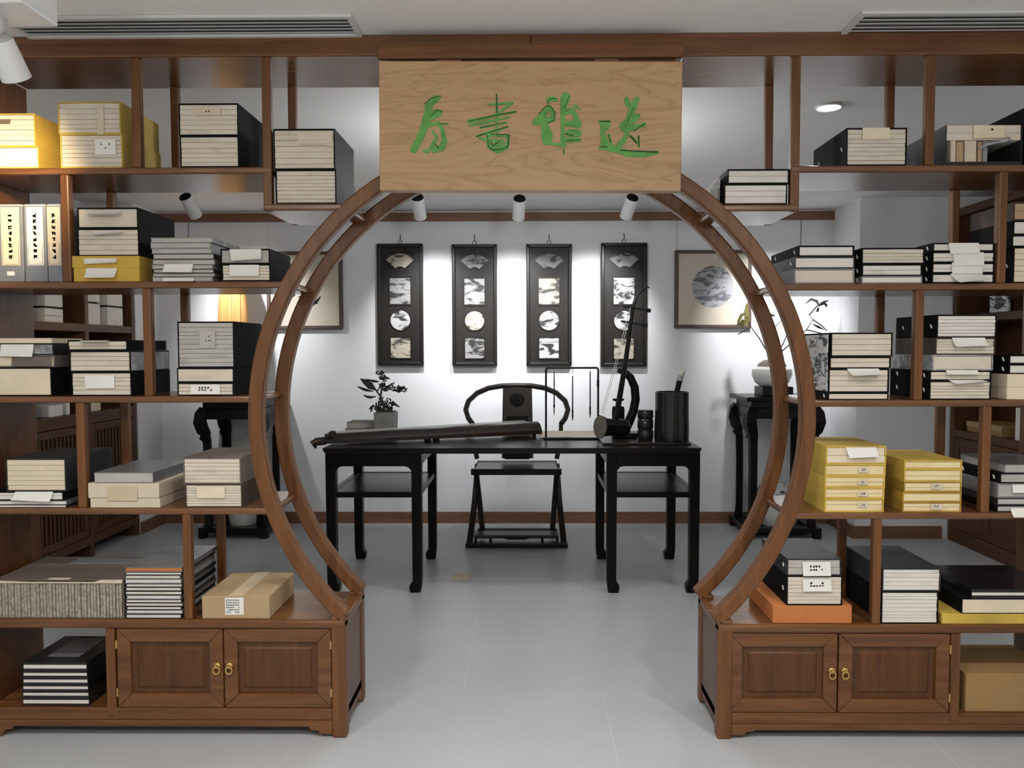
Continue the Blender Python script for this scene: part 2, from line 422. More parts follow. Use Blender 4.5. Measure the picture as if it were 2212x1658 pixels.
        for hz in (z0 + .06, z1 - .06):
            obj('hinge', lathe(BM(), [(.0, -.016), (.0035, -.016), (.0035, .016), (0, .016)], (hx, y0 - .001, hz), 8), 'brass', dr, 0, True, label='small brass hinge')
    return t
UL = bookcase('L', dict(label='moon gate bookcase half under the warm spotlight, carved in reddish brown wood', end=-52, top=(92, 122),
    shelves={'1': (None, 591, 360), '2': (574, None, 440), '3': (None, None, 607), '4': (None, None, 855), '5': (None, None, 1097)},
    posts=[(305, '1', 'T'), (583, '2', 'T'), (148, '3', '1'), (318, '4', '3'), (167, '5', '4'), (393, 'C', '5')],
    cab_top=1338, rail=(1530, 1556), apron=1570, divider=219, doors=[(233, 467, 1), (469, 705, -1)]))
URR = bookcase('R', dict(label='moon gate bookcase half holding bright yellow stacks, carved in reddish brown wood', end=2336, top=(85, 119),
    shelves={'1': (None, 1704, 357), '2': (1722, None, 440), '3': (None, None, 612), '4': (None, None, 864), '5': (None, None, 1107)},
    posts=[(1713, '2', 'T'), (2000, '1', 'T'), (2160, '3', '1'), (1986, '4', '3'), (2138, '5', '4'), (1905, 'C', '5')],
    cab_top=1348, rail=(1541, 1565), apron=1578, divider=2082, doors=[(1582, 1822, 1), (1825, 2070, -1)]))

# ---------------------------------------------------------------- signboard
YS = YF - .075
t = thing('wooden_signboard', 'pale wooden plank signboard with green brush-written characters over the moon gate', 'sign', (at(1146, 270, YS).x, YS, PZ(412, YS)))
q = [at(820, 411, YS), at(1471, 412, YS), at(1475, 132, YS), at(818, 131, YS)]
bm = prism(BM(), [(p.x, p.z) for p in q], YS, YS + .05)
obj('board', bm, 'signwood', t, .004)
SK = [0]
def stroke(bm, pts, y, th=.003):
    """brush stroke: pts (px,py,width px) in the signboard close-up frame"""
    P3 = []; th0 = th
    for cx, cy, w in pts:
        p = at(780 + cx / 2.989, 70 + cy / 2.989, y); P3.append((p.x, p.z, w / 2.989 * y / F / 2))
    for (xa, za, ra), (xb, zb, rb) in zip(P3, P3[1:]):
        SK[0] = (SK[0] + 1) % 40; th = th0 + SK[0] * .00002
        dx, dz = xb - xa, zb - za; L = math.hypot(dx, dz) or 1e-6; nx, nz = -dz / L, dx / L
        prism(bm, [(xa + nx * ra, za + nz * ra), (xb + nx * rb, zb + nz * rb), (xb - nx * rb, zb - nz * rb), (xa - nx * ra, za - nz * ra)], y - th, y + .001)
    for x, z, r in P3:
        SK[0] = (SK[0] + 1) % 40; th = th0 + SK[0] * .00002
        prism(bm, [(x + r * math.cos(2 * PI * k / 10), z + r * math.sin(2 * PI * k / 10)) for k in range(10)], y - th, y + .001)
CH = [
 ([[(480, 425, 40), (455, 450, 50), (430, 480, 40)], [(505, 415, 20), (480, 440, 40)], [(440, 480, 45), (425, 560, 55), (395, 650, 45), (365, 710, 45), (340, 755, 48)],
   [(440, 545, 30), (485, 512, 32), (522, 512, 16)], [(450, 560, 20), (505, 530, 26)], [(430, 600, 30), (480, 592, 18), (562, 592, 10)],
   [(495, 575, 14), (528, 640, 26), (540, 700, 34), (520, 745, 44), (470, 758, 40)], [(465, 640, 16), (490, 680, 18), (470, 715, 24), (450, 750, 26)], [(410, 765, 22), (430, 770, 22)]],
  [[(410, 462, 4), (455, 425, 4), (518, 412, 3)], [(505, 592, 4), (562, 590, 3)], [(445, 545, 3), (490, 505, 4), (525, 512, 3)], [(480, 720, 4), (500, 750, 5)]]),
 ([[(875, 405, 10), (877, 520, 16), (877, 650, 10)], [(828, 466, 12), (975, 456, 16)], [(968, 462, 18), (895, 516, 14)], [(695, 575, 22), (800, 555, 20), (900, 530, 14), (1000, 513, 12)],
   [(700, 602, 14), (780, 586, 16), (960, 547, 12)], [(770, 614, 14), (940, 585, 10)], [(745, 670, 12), (850, 640, 22), (950, 610, 8)], [(760, 682, 10), (815, 695, 26)],
   [(822, 665, 22), (826, 740, 24), (880, 768, 26), (940, 745, 26), (952, 668, 20), (830, 664, 16)], [(840, 700, 24), (915, 705, 24)], [(850, 735, 26), (920, 735, 26)]],
  [[(875, 402, 7), (877, 520, 6)], [(695, 575, 5), (900, 530, 6), (1000, 513, 6)], [(768, 618, 4), (930, 580, 4)], [(743, 674, 4), (950, 608, 6)], [(815, 668, 5), (822, 735, 6), (850, 760, 5), (915, 755, 5), (950, 735, 6), (954, 660, 5), (840, 660, 4)],
   [(835, 700, 5), (850, 735, 5), (890, 705, 5)]]),
 ([[(1205, 438, 28), (1235, 428, 34), (1262, 437, 22)], [(1210, 480, 22), (1185, 520, 34), (1150, 560, 44), (1115, 585, 24)], [(1215, 480, 26), (1240, 520, 34), (1235, 560, 36), (1190, 570, 50), (1120, 585, 30)],
   [(1185, 600, 44), (1200, 660, 74), (1200, 700, 60)], [(1320, 420, 64), (1312, 455, 48), (1303, 540, 30), (1302, 640, 26), (1302, 715, 30)], [(1330, 520, 24), (1360, 500, 30), (1385, 545, 34), (1400, 600, 40)],
   [(1330, 590, 36), (1400, 590, 50)], [(1345, 650, 46), (1400, 650, 46)], [(1325, 695, 34), (1405, 695, 30)], [(1380, 475, 22), (1412, 496, 12)], [(1195, 715, 14), (1320, 730, 20)], [(1308, 740, 12), (1309, 786, 6)]],
  [[(1150, 525, 4), (1190, 478, 4), (1225, 478, 4), (1252, 525, 5), (1245, 570, 4), (1205, 585, 4)], [(1203, 470, 4), (1215, 430, 4), (1262, 428, 4)], [(1322, 510, 4), (1345, 498, 4)], [(1320, 655, 5), (1370, 670, 5)], [(1330, 700, 5), (1418, 695, 5)], [(1345, 410, 4), (1312, 490, 4)], [(1308, 760, 5), (1309, 786, 5)]]),
 ([[(1715, 432, 30), (1722, 465, 34)], [(1780, 432, 34), (1755, 480, 46), (1735, 540, 40), (1715, 600, 30), (1715, 660, 30), (1690, 705, 36), (1655, 740, 38)], [(1680, 600, 34), (1745, 570, 50), (1785, 540, 36)],
   [(1690, 625, 30), (1770, 615, 40), (1830, 592, 22)], [(1745, 668, 10), (1778, 708, 20), (1788, 720, 10)], [(1792, 670, 12), (1794, 740, 10)], [(1540, 580, 18), (1605, 580, 20)],
   [(1575, 600, 64), (1560, 640, 34)], [(1560, 655, 30), (1575, 720, 50)], [(1598, 660, 14), (1620, 735, 20)], [(1545, 742, 26), (1640, 752, 44), (1720, 782, 42), (1830, 788, 36), (1910, 776, 22)]],
  [[(1538, 577, 7), (1605, 575, 8)], [(1735, 668, 7), (1780, 714, 8)], [(1792, 668, 7), (1794, 738, 6)], [(1598, 660, 5), (1610, 710, 4)], [(1755, 490, 4), (1710, 610, 3)], [(1675, 762, 6), (1910, 774, 8)], [(1760, 635, 4), (1830, 590, 5)], [(1550, 740, 5), (1590, 738, 5)]]),
]
for body, edge in CH:
    bm = BM()
    for st in body: stroke(bm, st, YS, .0022)
    ch = obj('character', bm, 'green_paint', t)
    bm = BM()
    for st in edge: stroke(bm, st, YS, .0032)
    obj('lettering', bm, 'green_dark', ch)
# hanging bar and hinges
xa, xb = PX(818, YS), PX(1476, YS)
obj('hanging_bar', bx(xa, xb, YS + .012, YF - .003, PZ(123, YS), min(PZ(87, YS), CEIL - .003)), 'wood_h', t, .01)
obj('rail_strip', bx(xa + .03, xb - .03, YS + .03, YF - .003, PZ(131, YS), PZ(122, YS) - .0005), 'panel_v', t)
for px in (972, 1310):
    h = BM(); x = PX(px, YS)
    box(h, x - .045, x + .045, YS + .022, YS + .0295, PZ(133, YS), PZ(119, YS))
    lathe(h, [(0, -.04), (.006, -.04), (.006, .04), (0, .04)], (x, YS + .02, PZ(127, YS)), 10, (1, 0, 0))
    obj('hinge', h, 'trimwood', t, 0)

# ---------------------------------------------------------------- books and cases
BYLABEL = {}
def wobble(n, r):
    v = [1 + random.uniform(-r, r) for _ in range(n)]; s = sum(v); return [q / s for q in v]
def squiggles(bm, x0, x1, z0, z1, y, rows, cols, vertical=False, fill=.6):
    """unreadable handwriting: little strokes"""
    rh = (z1 - z0) / rows; cw = (x1 - x0) / cols; w = min(rh, cw) * .12
    for r in range(rows):
        for c in range(cols):
            if random.random() > fill: continue
            cx, cz = x0 + cw * (c + .5), z0 + rh * (r + .5); s = min(rh, cw) * .36
            for _ in range(4):
                if random.random() < .5: a = [(cx - s, cz + random.uniform(-s, s)), (cx + s, cz + random.uniform(-s, s))]
                else: a = [(cx + random.uniform(-s, s), cz - s), (cx + random.uniform(-s, s), cz + s)]
                (ax, az), (bx2, bz) = a; L = math.hypot(bx2 - ax, bz - az) or 1; nx, nz = -(bz - az) / L * w, (bx2 - ax) / L * w
                prism(bm, [(ax + nx, az + nz), (bx2 + nx, bz + nz), (bx2 - nx, bz - nz), (ax - nx, az - nz)], y - .0004, y)
    return bm
def slip(t, px0, px1, py0, py1, Y, curl=.0, skew=0, text=False, m='white_paper'):
    """paper slip hanging in front of the pages; curl = how far its free end stands off"""
    x0, x1 = PX(px0, Y), PX(px1, Y); z1, z0 = PZ(py0, Y), PZ(py1, Y); n = 7; bm = BM(); rows = []
    for i in range(n + 1):
        u = i / n; y = Y - .0025 - curl * u * u; z = z1 + (z0 - z1) * u
        rows.append([bm.verts.new((x0 + skew * u, y, z)), bm.verts.new((x1 + skew * .4 * u, y - curl * .3 * u, z + skew * .5 * u)),
                     bm.verts.new((x1 + skew * .4 * u, y - curl * .3 * u - .0008, z + skew * .5 * u)), bm.verts.new((x0 + skew * u, y - .0008, z))])
    for a, b in zip(rows, rows[1:]):
        for k in range(4): bm.faces.new((a[k], a[(k + 1) % 4], b[(k + 1) % 4], b[k]))
    bm.faces.new(rows[0]); bm.faces.new(rows[-1][::-1])
    o = obj('paper_slip', bm, m, t)
    if text:
        w = x1 - x0; h = z1 - z0
        obj('handwriting', squiggles(BM(), x0 + w * .25, x1 - w * .25, z0 + h * .3, z1 - h * .2, Y - .0036 - curl * .3, 2, 5), 'ink', o)
    return o
def build_item(kind, label, X0, X1, Z0, Z1, Y, dep, o):
    cat = {'case': 'slipcase', 'book': 'book', 'box': 'box'}[kind]
    name = {'case': 'cloth_slipcase', 'book': 'paperback_book', 'box': 'cardboard_box'}[kind]
    name = o.get('name', name); cat = o.get('cat', cat)
    t = thing(name, label, cat, ((X0 + X1) / 2, Y + dep / 2, Z0), o.get('group')); BYLABEL[label] = t
    cm = o.get('cover', 'black'); pm = o.get('pages', 'pages'); h = Z1 - Z0
    if kind == 'case':
        k = min(o.get('wall', .0042), h * .12); b = BM()
        box(b, X0, X1, Y, Y + dep, Z0, Z0 + k); box(b, X0, X1, Y, Y + dep, Z1 - k, Z1)
        box(b, X0, X0 + k, Y, Y + dep, Z0 + k, Z1 - k); box(b, X1 - k, X1, Y, Y + dep, Z0 + k, Z1 - k)
        box(b, X0 + k, X1 - k, Y + dep - k, Y + dep, Z0 + k, Z1 - k)
        obj('cover', b, cm, t, 0)
        n = o.get('n', 5); z = Z0 + k + .0002; tot = Z1 - Z0 - 2 * k - .0006; hs = wobble(n, .18)
        for q in hs:
            hh = tot * q; ins = random.uniform(.0005, .0035)
            obj('volume', bx(X0 + k + .0003, X1 - k - random.uniform(.0003, .0015), Y + ins, Y + dep - k - .001, z, z + hh - .0011), pm, t, 0.0006)
            z += hh
        ps = o.get('pin', 0)
        if ps:
            xs = X0 if ps < 0 else X1
            for f in o.get('pinpos', (.12, .8)):
                obj('bone_pin', lathe(BM(), [(0, -.009), (.0022, -.008), (.003, 0), (.0022, .008), (0, .009)], (xs + ps * .002, Y + dep * f, (Z0 + Z1) / 2), 8, (0, .6, 1)), 'bone', t, 0, True)
    elif kind == 'book':
        k = h * o['ck'] if 'ck' in o else min(.0022, h * .16); sp = o.get('spine', 1)
        b = BM(); box(b, X0, X1, Y, Y + dep, Z0, Z0 + k); box(b, X0, X1, Y, Y + dep, Z1 - k, Z1)
        if sp > 0: box(b, X1 - .002, X1, Y, Y + dep, Z0 + k, Z1 - k)
        else: box(b, X0, X0 + .002, Y, Y + dep, Z0 + k, Z1 - k)
        obj('cover', b, cm, t, 0)
        a0, a1 = (X0 + .002, X1 - .0022) if sp > 0 else (X0 + .0022, X1 - .002)
        obj('page_block', bx(a0, a1, Y + .0015, Y + dep - .004, Z0 + k + .0001, Z1 - k - .0001), pm, t, 0)
    else:
        k = .003; b = bx(X0, X1, Y, Y + dep, Z0, Z1); obj('body', b, cm, t, .003)
        if o.get('lid'):
            lz = Z1 - h * o['lid']
            l = BM(); e = .002
            box(l, X0 - e, X1 + e, Y - e, Y - .0002, lz, Z1 + .0005); box(l, X0 - e, X0 - .0002, Y, Y + dep, lz, Z1 + .0005); box(l, X1 + .0002, X1 + e, Y, Y + dep, lz, Z1 + .0005)
            obj('lid', l, o.get('lidm', cm), t)
    for s in o.get('slips', ()):
        slip(t, *s[:4], Y, *(s[4:]))
    if o.get('yaw'): t.rotation_euler = (0, 0, math.radians(o['yaw']))
    return t
def stack(zbase, Y, items):
    z = zbase + .0006; last = None
    for kind, px0, px1, pyt, label, o in items:
        yy = Y + o.get('dy', 0)
        x0, x1 = PX(px0, yy), PX(px1, yy); z1 = PZ(pyt, yy, (max(px0, 0) + min(px1, 2212)) / 2)
        if z1 < z + .004: z1 = z + .004
        last = build_item(kind, label, x0, x1, z, z1, yy, o.get('dep', .30), o)
        z = z1 + .0006
    return last
S = SHELF; Y0 = YF + .008
# --- half under the warm spotlight, top shelf
stack(S['L1'], Y0, [
 ('case', -32, 96, 316, 'lower yellow slipcase of white volumes by the warm-lit end panel', dict(cover='yellow', pages='pages_white', n=1, dep=.28)),
 ('case', -32, 90, 245, 'upper yellow slipcase glowing orange by the warm-lit end panel', dict(cover='yellow', pages='pages', n=6, dep=.27, slips=[(-20, 40, 252, 262, .004, 0, False, 'taupe')]))])
stack(S['L1'], Y0, [
 ('case', 143, 275, 289, 'lower yellow slipcase with torn label on the shelf beside the warm glow', dict(cover='yellow', n=7, dep=.30, slips=[(218, 262, 296, 330, 0, 0, True)])),
 ('case', 140, 273, 219, 'upper yellow slipcase of six volumes stacked on a labelled yellow one', dict(cover='yellow', n=6, dep=.295, slips=[(224, 238, 224, 286, 0, 0, False, 'pale_card')]))])
stack(S['L1'], Y0, [
 ('case', 398, 524, 293, 'lower black slipcase of the pair on the shelf beside the yellow pair', dict(n=6, dep=.31)),
 ('case', 397, 524, 223, 'upper black slipcase with a written slip on the shelf beside the yellow pair', dict(n=6, dep=.31, slips=[(427, 487, 226, 246, .002, 0, True, 'pale_card')]))])
stack(S['L2'], Y0, [
 ('case', 601, 731, 366, 'lower black slipcase on the short shelf where the arch starts', dict(n=8, dep=.31)),
 ('case', 598, 729, 278, 'upper black slipcase on the short shelf, tall stack touching the arch', dict(n=7, dep=.31, slips=[(650, 724, 283, 309, 0, 0, False, 'pages')]))])
# --- binders
for i, (a, b_, lab, st) in enumerate([(4, 57, 'slate upright slipcase with cream title strip and small white sticker', True), (60, 107, 'slate upright slipcase with white title strip between two others', False), (109, 139, 'slate upright slipcase with greyish title strip against the shelf post', False)]):
    x0, x1 = PX(a, Y0), PX(b_, Y0); z0, z1 = S['L3'] + .0006, PZ(441, Y0, 80)
    t = thing('upright_slipcase', lab, 'slipcase', ((x0 + x1) / 2, Y0 + .11, z0), 'upright slipcases')
    obj('cover', bx(x0, x1, Y0, Y0 + .2, z0, z1 - .004), 'slate', t, .003)
    obj('top_edge', bx(x0 + .003, x1 - .003, Y0 + .003, Y0 + .19, z1 - .0038, z1), 'pages_white', t)
    w = x1 - x0; m_ = .13 if i < 2 else .04; lx0, lx1 = x0 + w * m_, x1 - w * m_
    lz1, lz0 = PZ(447, Y0, 60), PZ(573, Y0, 60)
    lb = obj('title_label', bx(lx0, lx1, Y0 - .0012, Y0 - .0002, lz0, lz1), 'cream' if i == 0 else 'white_paper' if i == 1 else 'pale_card', t)
    cx = (lx0 + lx1) / 2
    obj('title_writing', squiggles(BM(), cx - .009, cx + .009, lz0 + .02, lz1 - .02, Y0 - .0014, 8, 1, fill=1), 'ink', lb)
    fr = BM(); e = .004
    for q in ((lx0 + e, lx1 - e, lz0 + e, lz0 + e + .001), (lx0 + e, lx0 + e + .001, lz0 + e, lz1 * .4 + lz0 * .6), (lx1 - e - .001, lx1 - e, lz0 + e, lz1 * .4 + lz0 * .6)):
        box(fr, q[0], q[1], Y0 - .0016, Y0 - .0013, q[2], q[3])
    obj('label_border', fr, 'ink', lb)
    if st: obj('sticker', bx(PX(21, Y0), PX(37, Y0), Y0 - .0012, Y0 - .0002, PZ(595, Y0, 30), PZ(586, Y0, 30)), 'white_paper', t)
# --- third level
stack(S['L3'], Y0, [
 ('box', 163, 305, 553, 'mustard yellow box with torn white slips under the tall black slipcases', dict(cover='gold_box', dep=.29, lid=.45, name='lidded_box', slips=[(186, 258, 555, 568, .012, .01), (192, 258, 576, 598, .02, .0)])),
 ('case', 174, 306, 493, 'black slipcase in the middle, on the mustard yellow box', dict(n=5, dep=.29, slips=[(208, 272, 496, 506, .022, .012)])),
 ('case', 175, 305, 448, 'topmost black slipcase over the mustard yellow box, white slip curling out', dict(n=1, dep=.295, slips=[(203, 270, 452, 464, .028, 0)]))])
ys9 = [598, 590, 581, 572, 560, 548, 536, 524, 513]
covs = ['grey_cloth', 'taupe', 'charcoal', 'grey_cloth', 'taupe', 'charcoal', 'grey_cloth', 'grey_cloth', 'clear_wrap']
stack(S['L3'], Y0, [('book', 332 + (i % 3) * 1.5 - (4 if i > 6 else 0), 462 + ((i * 5) % 7) - (3 if i > 5 else 0), y, 'thin grey paperback in the loose pile beside the mustard yellow box', dict(cover=covs[i], pages='pages_grey', dep=.25 + .008 * (i % 3), group='loose grey paperbacks', slips=([(360, 422, 568, 586, .012, -.004), ] if i == 3 else [(357, 424, 598, 606, .012, 0)] if i == 0 else ()))) for i, y in enumerate(ys9)])
stack(S['L3'], Y0, [
 ('case', 482, 587, 570, 'lower black slipcase with pale slip, tucked against the arch on the third level', dict(n=5, dep=.29, slips=[(500, 563, 570, 594, .003)])),
 ('case', 480, 586, 537, 'upper black slipcase in clear wrap with large grey slip, tucked against the arch', dict(n=1, dep=.25, pages='pages_grey', slips=[(500, 568, 536, 562, .015, .012, False, 'white_paper')]))])
# --- fourth level
stack(S['L4'], Y0, [
 ('case', -32, 109, 793, 'thick black slipcase with one cream block at the end of the fourth level', dict(n=1, dep=.31, pages='cream')),
 ('case', -32, 117, 767, 'thin taupe slipcase on the thick cream block', dict(cover='taupe', n=1, dep=.29, pages='cream', slips=[(26, 112, 768, 788, .006, 0, False, 'taupe')])),
 ('case', -32, 115, 741, 'dark slipcase in clear wrap with a white slip over its front', dict(cover='charcoal', n=1, dep=.29, pages='clear_wrap', slips=[(4, 74, 741, 767, .008, -.004)])),
 ('book', -32, 112, 730, 'thin cream booklet on top of the clear wrapped slipcase', dict(cover='cream', pages='cream', dep=.2))])
stack(S['L4'], Y0, [
 ('case', 152, 282, 803, 'bottom black slipcase with a white pasted note, beside the cream block', dict(n=5, dep=.31, slips=[(182, 246, 808, 837, .002, .003)])),
 ('case', 149, 281, 757, 'middle black slipcase with clear tape, beside the clear wrapped one', dict(n=4, dep=.31)),
 ('case', 146, 275, 734, 'top thin black slipcase of three, slip bending out over its front', dict(n=2, dep=.31, slips=[(176, 238, 733, 736, .03)]))])
x1 = PX(281, Y0)
obj('tape_band', bx(x1 + .0008, x1 + .0022, Y0 + .004, Y0 + .3, PZ(800, Y0, 290), PZ(760, Y0, 290)), 'clear_wrap', BYLABEL['middle black slipcase with clear tape, beside the clear wrapped one'])
stack(S['L4'], Y0, [
 ('case', 381, 503, 826, 'bottom black slipcase with pasted label below the tall ten-volume one', dict(n=3, dep=.29, slips=[(411, 474, 829, 850, .001, 0, True)])),
 ('case', 381, 504, 794, 'thin black slipcase between the tall ten-volume one and the labelled one', dict(n=1, dep=.30)),
 ('case', 384, 506, 694, 'tall black slipcase of ten grey volumes beside the arch', dict(n=10, dep=.30, pages='pages_grey', slips=[(432, 466, 712, 750, 0, 0, True, 'pages_grey')]))])
# --- fifth level
stack(S['L5'], Y0, [
 ('book', -32, 133, 1090, 'bottom glossy journal under the black six-volume slipcase', dict(cover='charcoal', pages='pages_white', dep=.30)),
 ('book', -32, 134, 1081, 'second glossy journal under the black six-volume slipcase', dict(cover='sheen_grey', pages='pages_white', dep=.30)),
 ('case', -32, 127, 1061, 'thin black slipcase with torn white wrapper under the six-volume one', dict(n=2, dep=.31, pages='pages_white', slips=[(24, 106, 1061, 1078, .014, -.01)])),
 ('case', 4, 134, 990, 'black slipcase of six cream volumes at the end of the fifth level', dict(n=6, dep=.325, cover='charcoal', pages='cream'))])
stack(S['L5'], Y0, [
 ('box', 188, 337, 1076, 'flat reddish brown box at the bottom, below the cream wrapped box', dict(cover='red_brown', dep=.31, name='flat_box', lid=.98, lidm='pale_card')),
 ('box', 181, 336, 1043, 'cream box sealed with tape below the large grey hardback', dict(cover='pale_card', dep=.32, name='flat_box', slips=[(225, 290, 1052, 1080, .004, 0, False, 'tape')])),
 ('book', 195, 324, 1020, 'large grey glossy hardback lying on the cream taped box', dict(cover='sheen_grey', pages='pages_grey', dep=.325, name='hardback_book'))])
stack(S['L5'], Y0, [
 ('case', 393, 517, 1045, 'lower brown slipcase with pale label beside the large grey hardback', dict(cover='brown_cloth', n=8, dep=.30, slips=[(419, 480, 1050, 1075, .001, 0, False, 'cream')])),
 ('case', 390, 515, 988, 'upper brown slipcase with taupe top beside the large grey hardback', dict(cover='taupe', n=6, dep=.30))])
# --- cabinet top
x0, x1 = PX(-32, Y0), PX(252, Y0); z0, z1 = S['LC'] + .0006, PZ(1252, Y0, 120); dp = .325
t = thing('book_tray', 'wide taupe tray packed with thin upright books, striped spines facing out', 'box', ((x0 + x1) / 2, Y0 + dp / 2, z0))
b = bx(x0, x1, Y0 + .003, Y0 + dp, z0, z0 + .004); box(b, x0, x0 + .004, Y0 + .003, Y0 + dp, z0 + .004, z1 - .004); box(b, x1 - .004, x1, Y0 + .003, Y0 + dp, z0 + .004, z1 - .004)
box(b, x0, x1, Y0 + .003, Y0 + dp, z1 - .004, z1); box(b, x0 + .004, x1 - .004, Y0 + dp - .004, Y0 + dp, z0 + .004, z1 - .004)
obj('tray', b, 'taupe', t)
n = 40; w = (x1 - x0 - .010) / n
for i in range(n):
    xa = x0 + .005 + w * i
    obj('volume', bx(xa, xa + w - .0030, Y0 + random.uniform(.001, .006), Y0 + .2, z0 + .0045, z1 - .008 - random.uniform(0, .004)), 'spine_weave', t)
bm = prism(BM(), [(x0, z1 - .012), (x1 - .004, z1 - .012), (x1, z1 - .002), (x1, z1 + .001), (PX(205, Y0), z1 + .001), (PX(190, Y0), z1 - .007), (PX(50, Y0), z1 - .007), (x0, z1 - .002)], Y0 - .0018, Y0 - .0004)
obj('front_flap', bm, 'pale_card', t)
tag(obj('paper_strip', bx(x0 + .16, x1 - .0, Y0 + .215, Y0 + .29, z1 + .0005, z1 + .0035), 'grey_cloth', None, 0, False, (x0 + .3, Y0 + .25, z1)), 'grey printed strip lying across the top of the wide taupe tray', 'paper')
tag(obj('paper_strip', bx(PX(86, Y0), PX(133, Y0), Y0 + .004, Y0 + .020, z1 + .0005, z1 + .0022), 'cream', None, 0, False, (PX(110, Y0), Y0 + .01, z1)), 'small cream paper note on the front edge of the wide taupe tray', 'paper')
yy = [1325, 1317, 1309, 1302, 1294, 1285, 1276, 1268, 1260, 1250, 1242, 1235]
cv = ['charcoal', 'grey_cloth', 'black', 'taupe', 'charcoal', 'grey_cloth', 'black', 'taupe', 'charcoal', 'grey_cloth', 'taupe']
stack(S['LC'], Y0, [('book', 257 + (i % 3), 378 + (i * 3) % 5, y, 'thin paperback in the tall pile topped by an orange-spined one', dict(cover=cv[i % 11], pages='pages_white', dep=.315, ck=.2, group='pile below the orange-spined book')) for i, y in enumerate(yy)] + [
 ('book', 258, 383, 1225, 'grey glossy book with orange page edge topping the tall pile by the striped tray', dict(cover='sheen_grey', pages='orange', dep=.325))])
lb = stack(S['LC'], Y0, [('box', 424, 572, 1287, 'kraft cardboard parcel with clear tape and a white address label, beside the arch foot', dict(cover='kraft', dep=.31, name='cardboard_parcel'))])
x0, x1 = PX(424, Y0), PX(572, Y0); z0, z1 = S['LC'] + .0006, PZ(1287, Y0, 500); xm = (x0 + x1) / 2
obj('packing_tape', bx(xm - .028, xm + .028, Y0, Y0 + .31, z1 + .0002, z1 + .001), 'tape', lb)
obj('address_label', bx(PX(475, Y0), PX(516, Y0), Y0 - .0012, Y0 - .0002, PZ(1327, Y0, 495), PZ(1290, Y0, 495)), 'white_paper', lb)
obj('label_print', squiggles(BM(), PX(477, Y0), PX(507, Y0), PZ(1324, Y0, 495), PZ(1293, Y0, 495), Y0 - .0014, 6, 8, fill=.8), 'grey_cloth', lb)
# --- open niche under it
z = PZ(1530, YF, 500); yy = [1506, 1492, 1478, 1463, 1449, 1430]
stack(z, Y0 + .01, [('book', 25 + (5 - i) * -.6 + 2, 171 - (5 - i) * -.6 - 3, y, 'thin black album with white page edges in the open lower niche', dict(cover='gloss_black', pages='pages_white', dep=.27, ck=.27, group='black albums in the lower niche')) for i, y in enumerate(yy)])
tag(obj('plastic_wrap', bx(PX(95, Y0 + .1), PX(165, Y0 + .1), Y0 + .06, Y0 + .25, PZ(1430, Y0 + .01, 90) + .0012, PZ(1430, Y0 + .01, 90) + .0028), 'sheen_grey', None, 0, False, (PX(130, Y0), Y0 + .15, PZ(1430, Y0 + .01, 90))), 'shiny clear wrapper lying on the topmost black album', 'wrapper')

# --- half with the yellow stacks
stack(S['R1'], Y0, [('case', 1821, 1950, 276, 'black slipcase of eight volumes alone on the upper shelf under the ceiling lamp', dict(n=8, dep=.325, pin=-1, slips=[(1854, 1912, 280, 305, .002, 0, False, 'cream')]))])
x0, x1 = PX(2032, Y0), PX(2196, Y0); z0, z1 = S['R1'] + .0006, PZ(270, Y0, 2110); dp = .325; k = .004
t = thing('open_box', 'dark open-fronted box of loose booklets with plastic film and a pale slip', 'box', ((x0 + x1) / 2, Y0 + dp / 2, z0))
b = bx(x0, x1, Y0, Y0 + dp, z0, z0 + .012); box(b, x0, x0 + k, Y0, Y0 + dp, z0 + .012, z1); box(b, x1 - k, x1, Y0, Y0 + dp, z0 + .012, z1); box(b, x0 + k, x1 - k, Y0 + dp - k, Y0 + dp, z0 + .012, z1)
obj('cover', b, 'charcoal', t)
zm = PZ(302, Y0, 2110)
obj('volume', bx(x0 + k + .001, x1 - k - .001, Y0 + .004, Y0 + .3, (zm + z1) / 2 + .0005, z1), 'pages', t); obj('volume', bx(x0 + k + .001, x1 - k - .001, Y0 + .003, Y0 + .3, zm, (zm + z1) / 2 - .0005), 'pages', t)
for i, (a, c, m) in enumerate([(2046, 2056, 'pale_card'), (2058, 2072, 'kraft'), (2076, 2100, 'pale_card'), (2104, 2112, 'kraft'), (2114, 2124, 'grey_cloth')]):
    obj('booklet', bx(PX(a, Y0), PX(c, Y0), Y0 + .006, Y0 + .25, z0 + .0125, zm - .001 - .004 * (i % 2)), m, t)
slip(t, 2090, 2156, 276, 304, Y0, .003, .002, True, 'cream')
obj('plastic_film', tube(BM(), [at(2114, 322, Y0 - .006), at(2130, 312, Y0 - .008), at(2160, 306, Y0 - .006), at(2180, 300, Y0 - .004)], [.004, .006, .005, .009], 8), 'clear_wrap', t, 0, True)
stack(S['R1'], Y0, [('case', 2200, 2312, 232, 'tall black slipcase at the frame edge beside the open booklet box', dict(n=7, dep=.32, pin=-1))])
stack(S['R2'], Y0, [
 ('case', 1561, 1696, 397, 'lower black slipcase of three white volumes on the short arch-side shelf', dict(n=3, dep=.25, pages='pages_white')),
 ('case', 1568, 1700, 365, 'upper black slipcase in clear wrap on the short arch-side shelf', dict(n=2, dep=.25, pages='pages_white'))])
zz0, zz1 = PZ(437, Y0), PZ(368, Y0); xw = PX(1560, Y0)
tag(obj('plastic_wrap', prism(BM(), [(xw - .002, zz0), (xw - .001, zz1 - .01), (xw - .03, zz1 - .05), (xw - .045, zz0 + .03), (xw - .03, zz0 + .002)], Y0 + .05, Y0 + .2), 'clear_wrap', None, 0, False, (xw - .02, Y0 + .1, zz0)), 'crumpled clear wrapper sticking out beside the pair on the short shelf', 'wrapper')
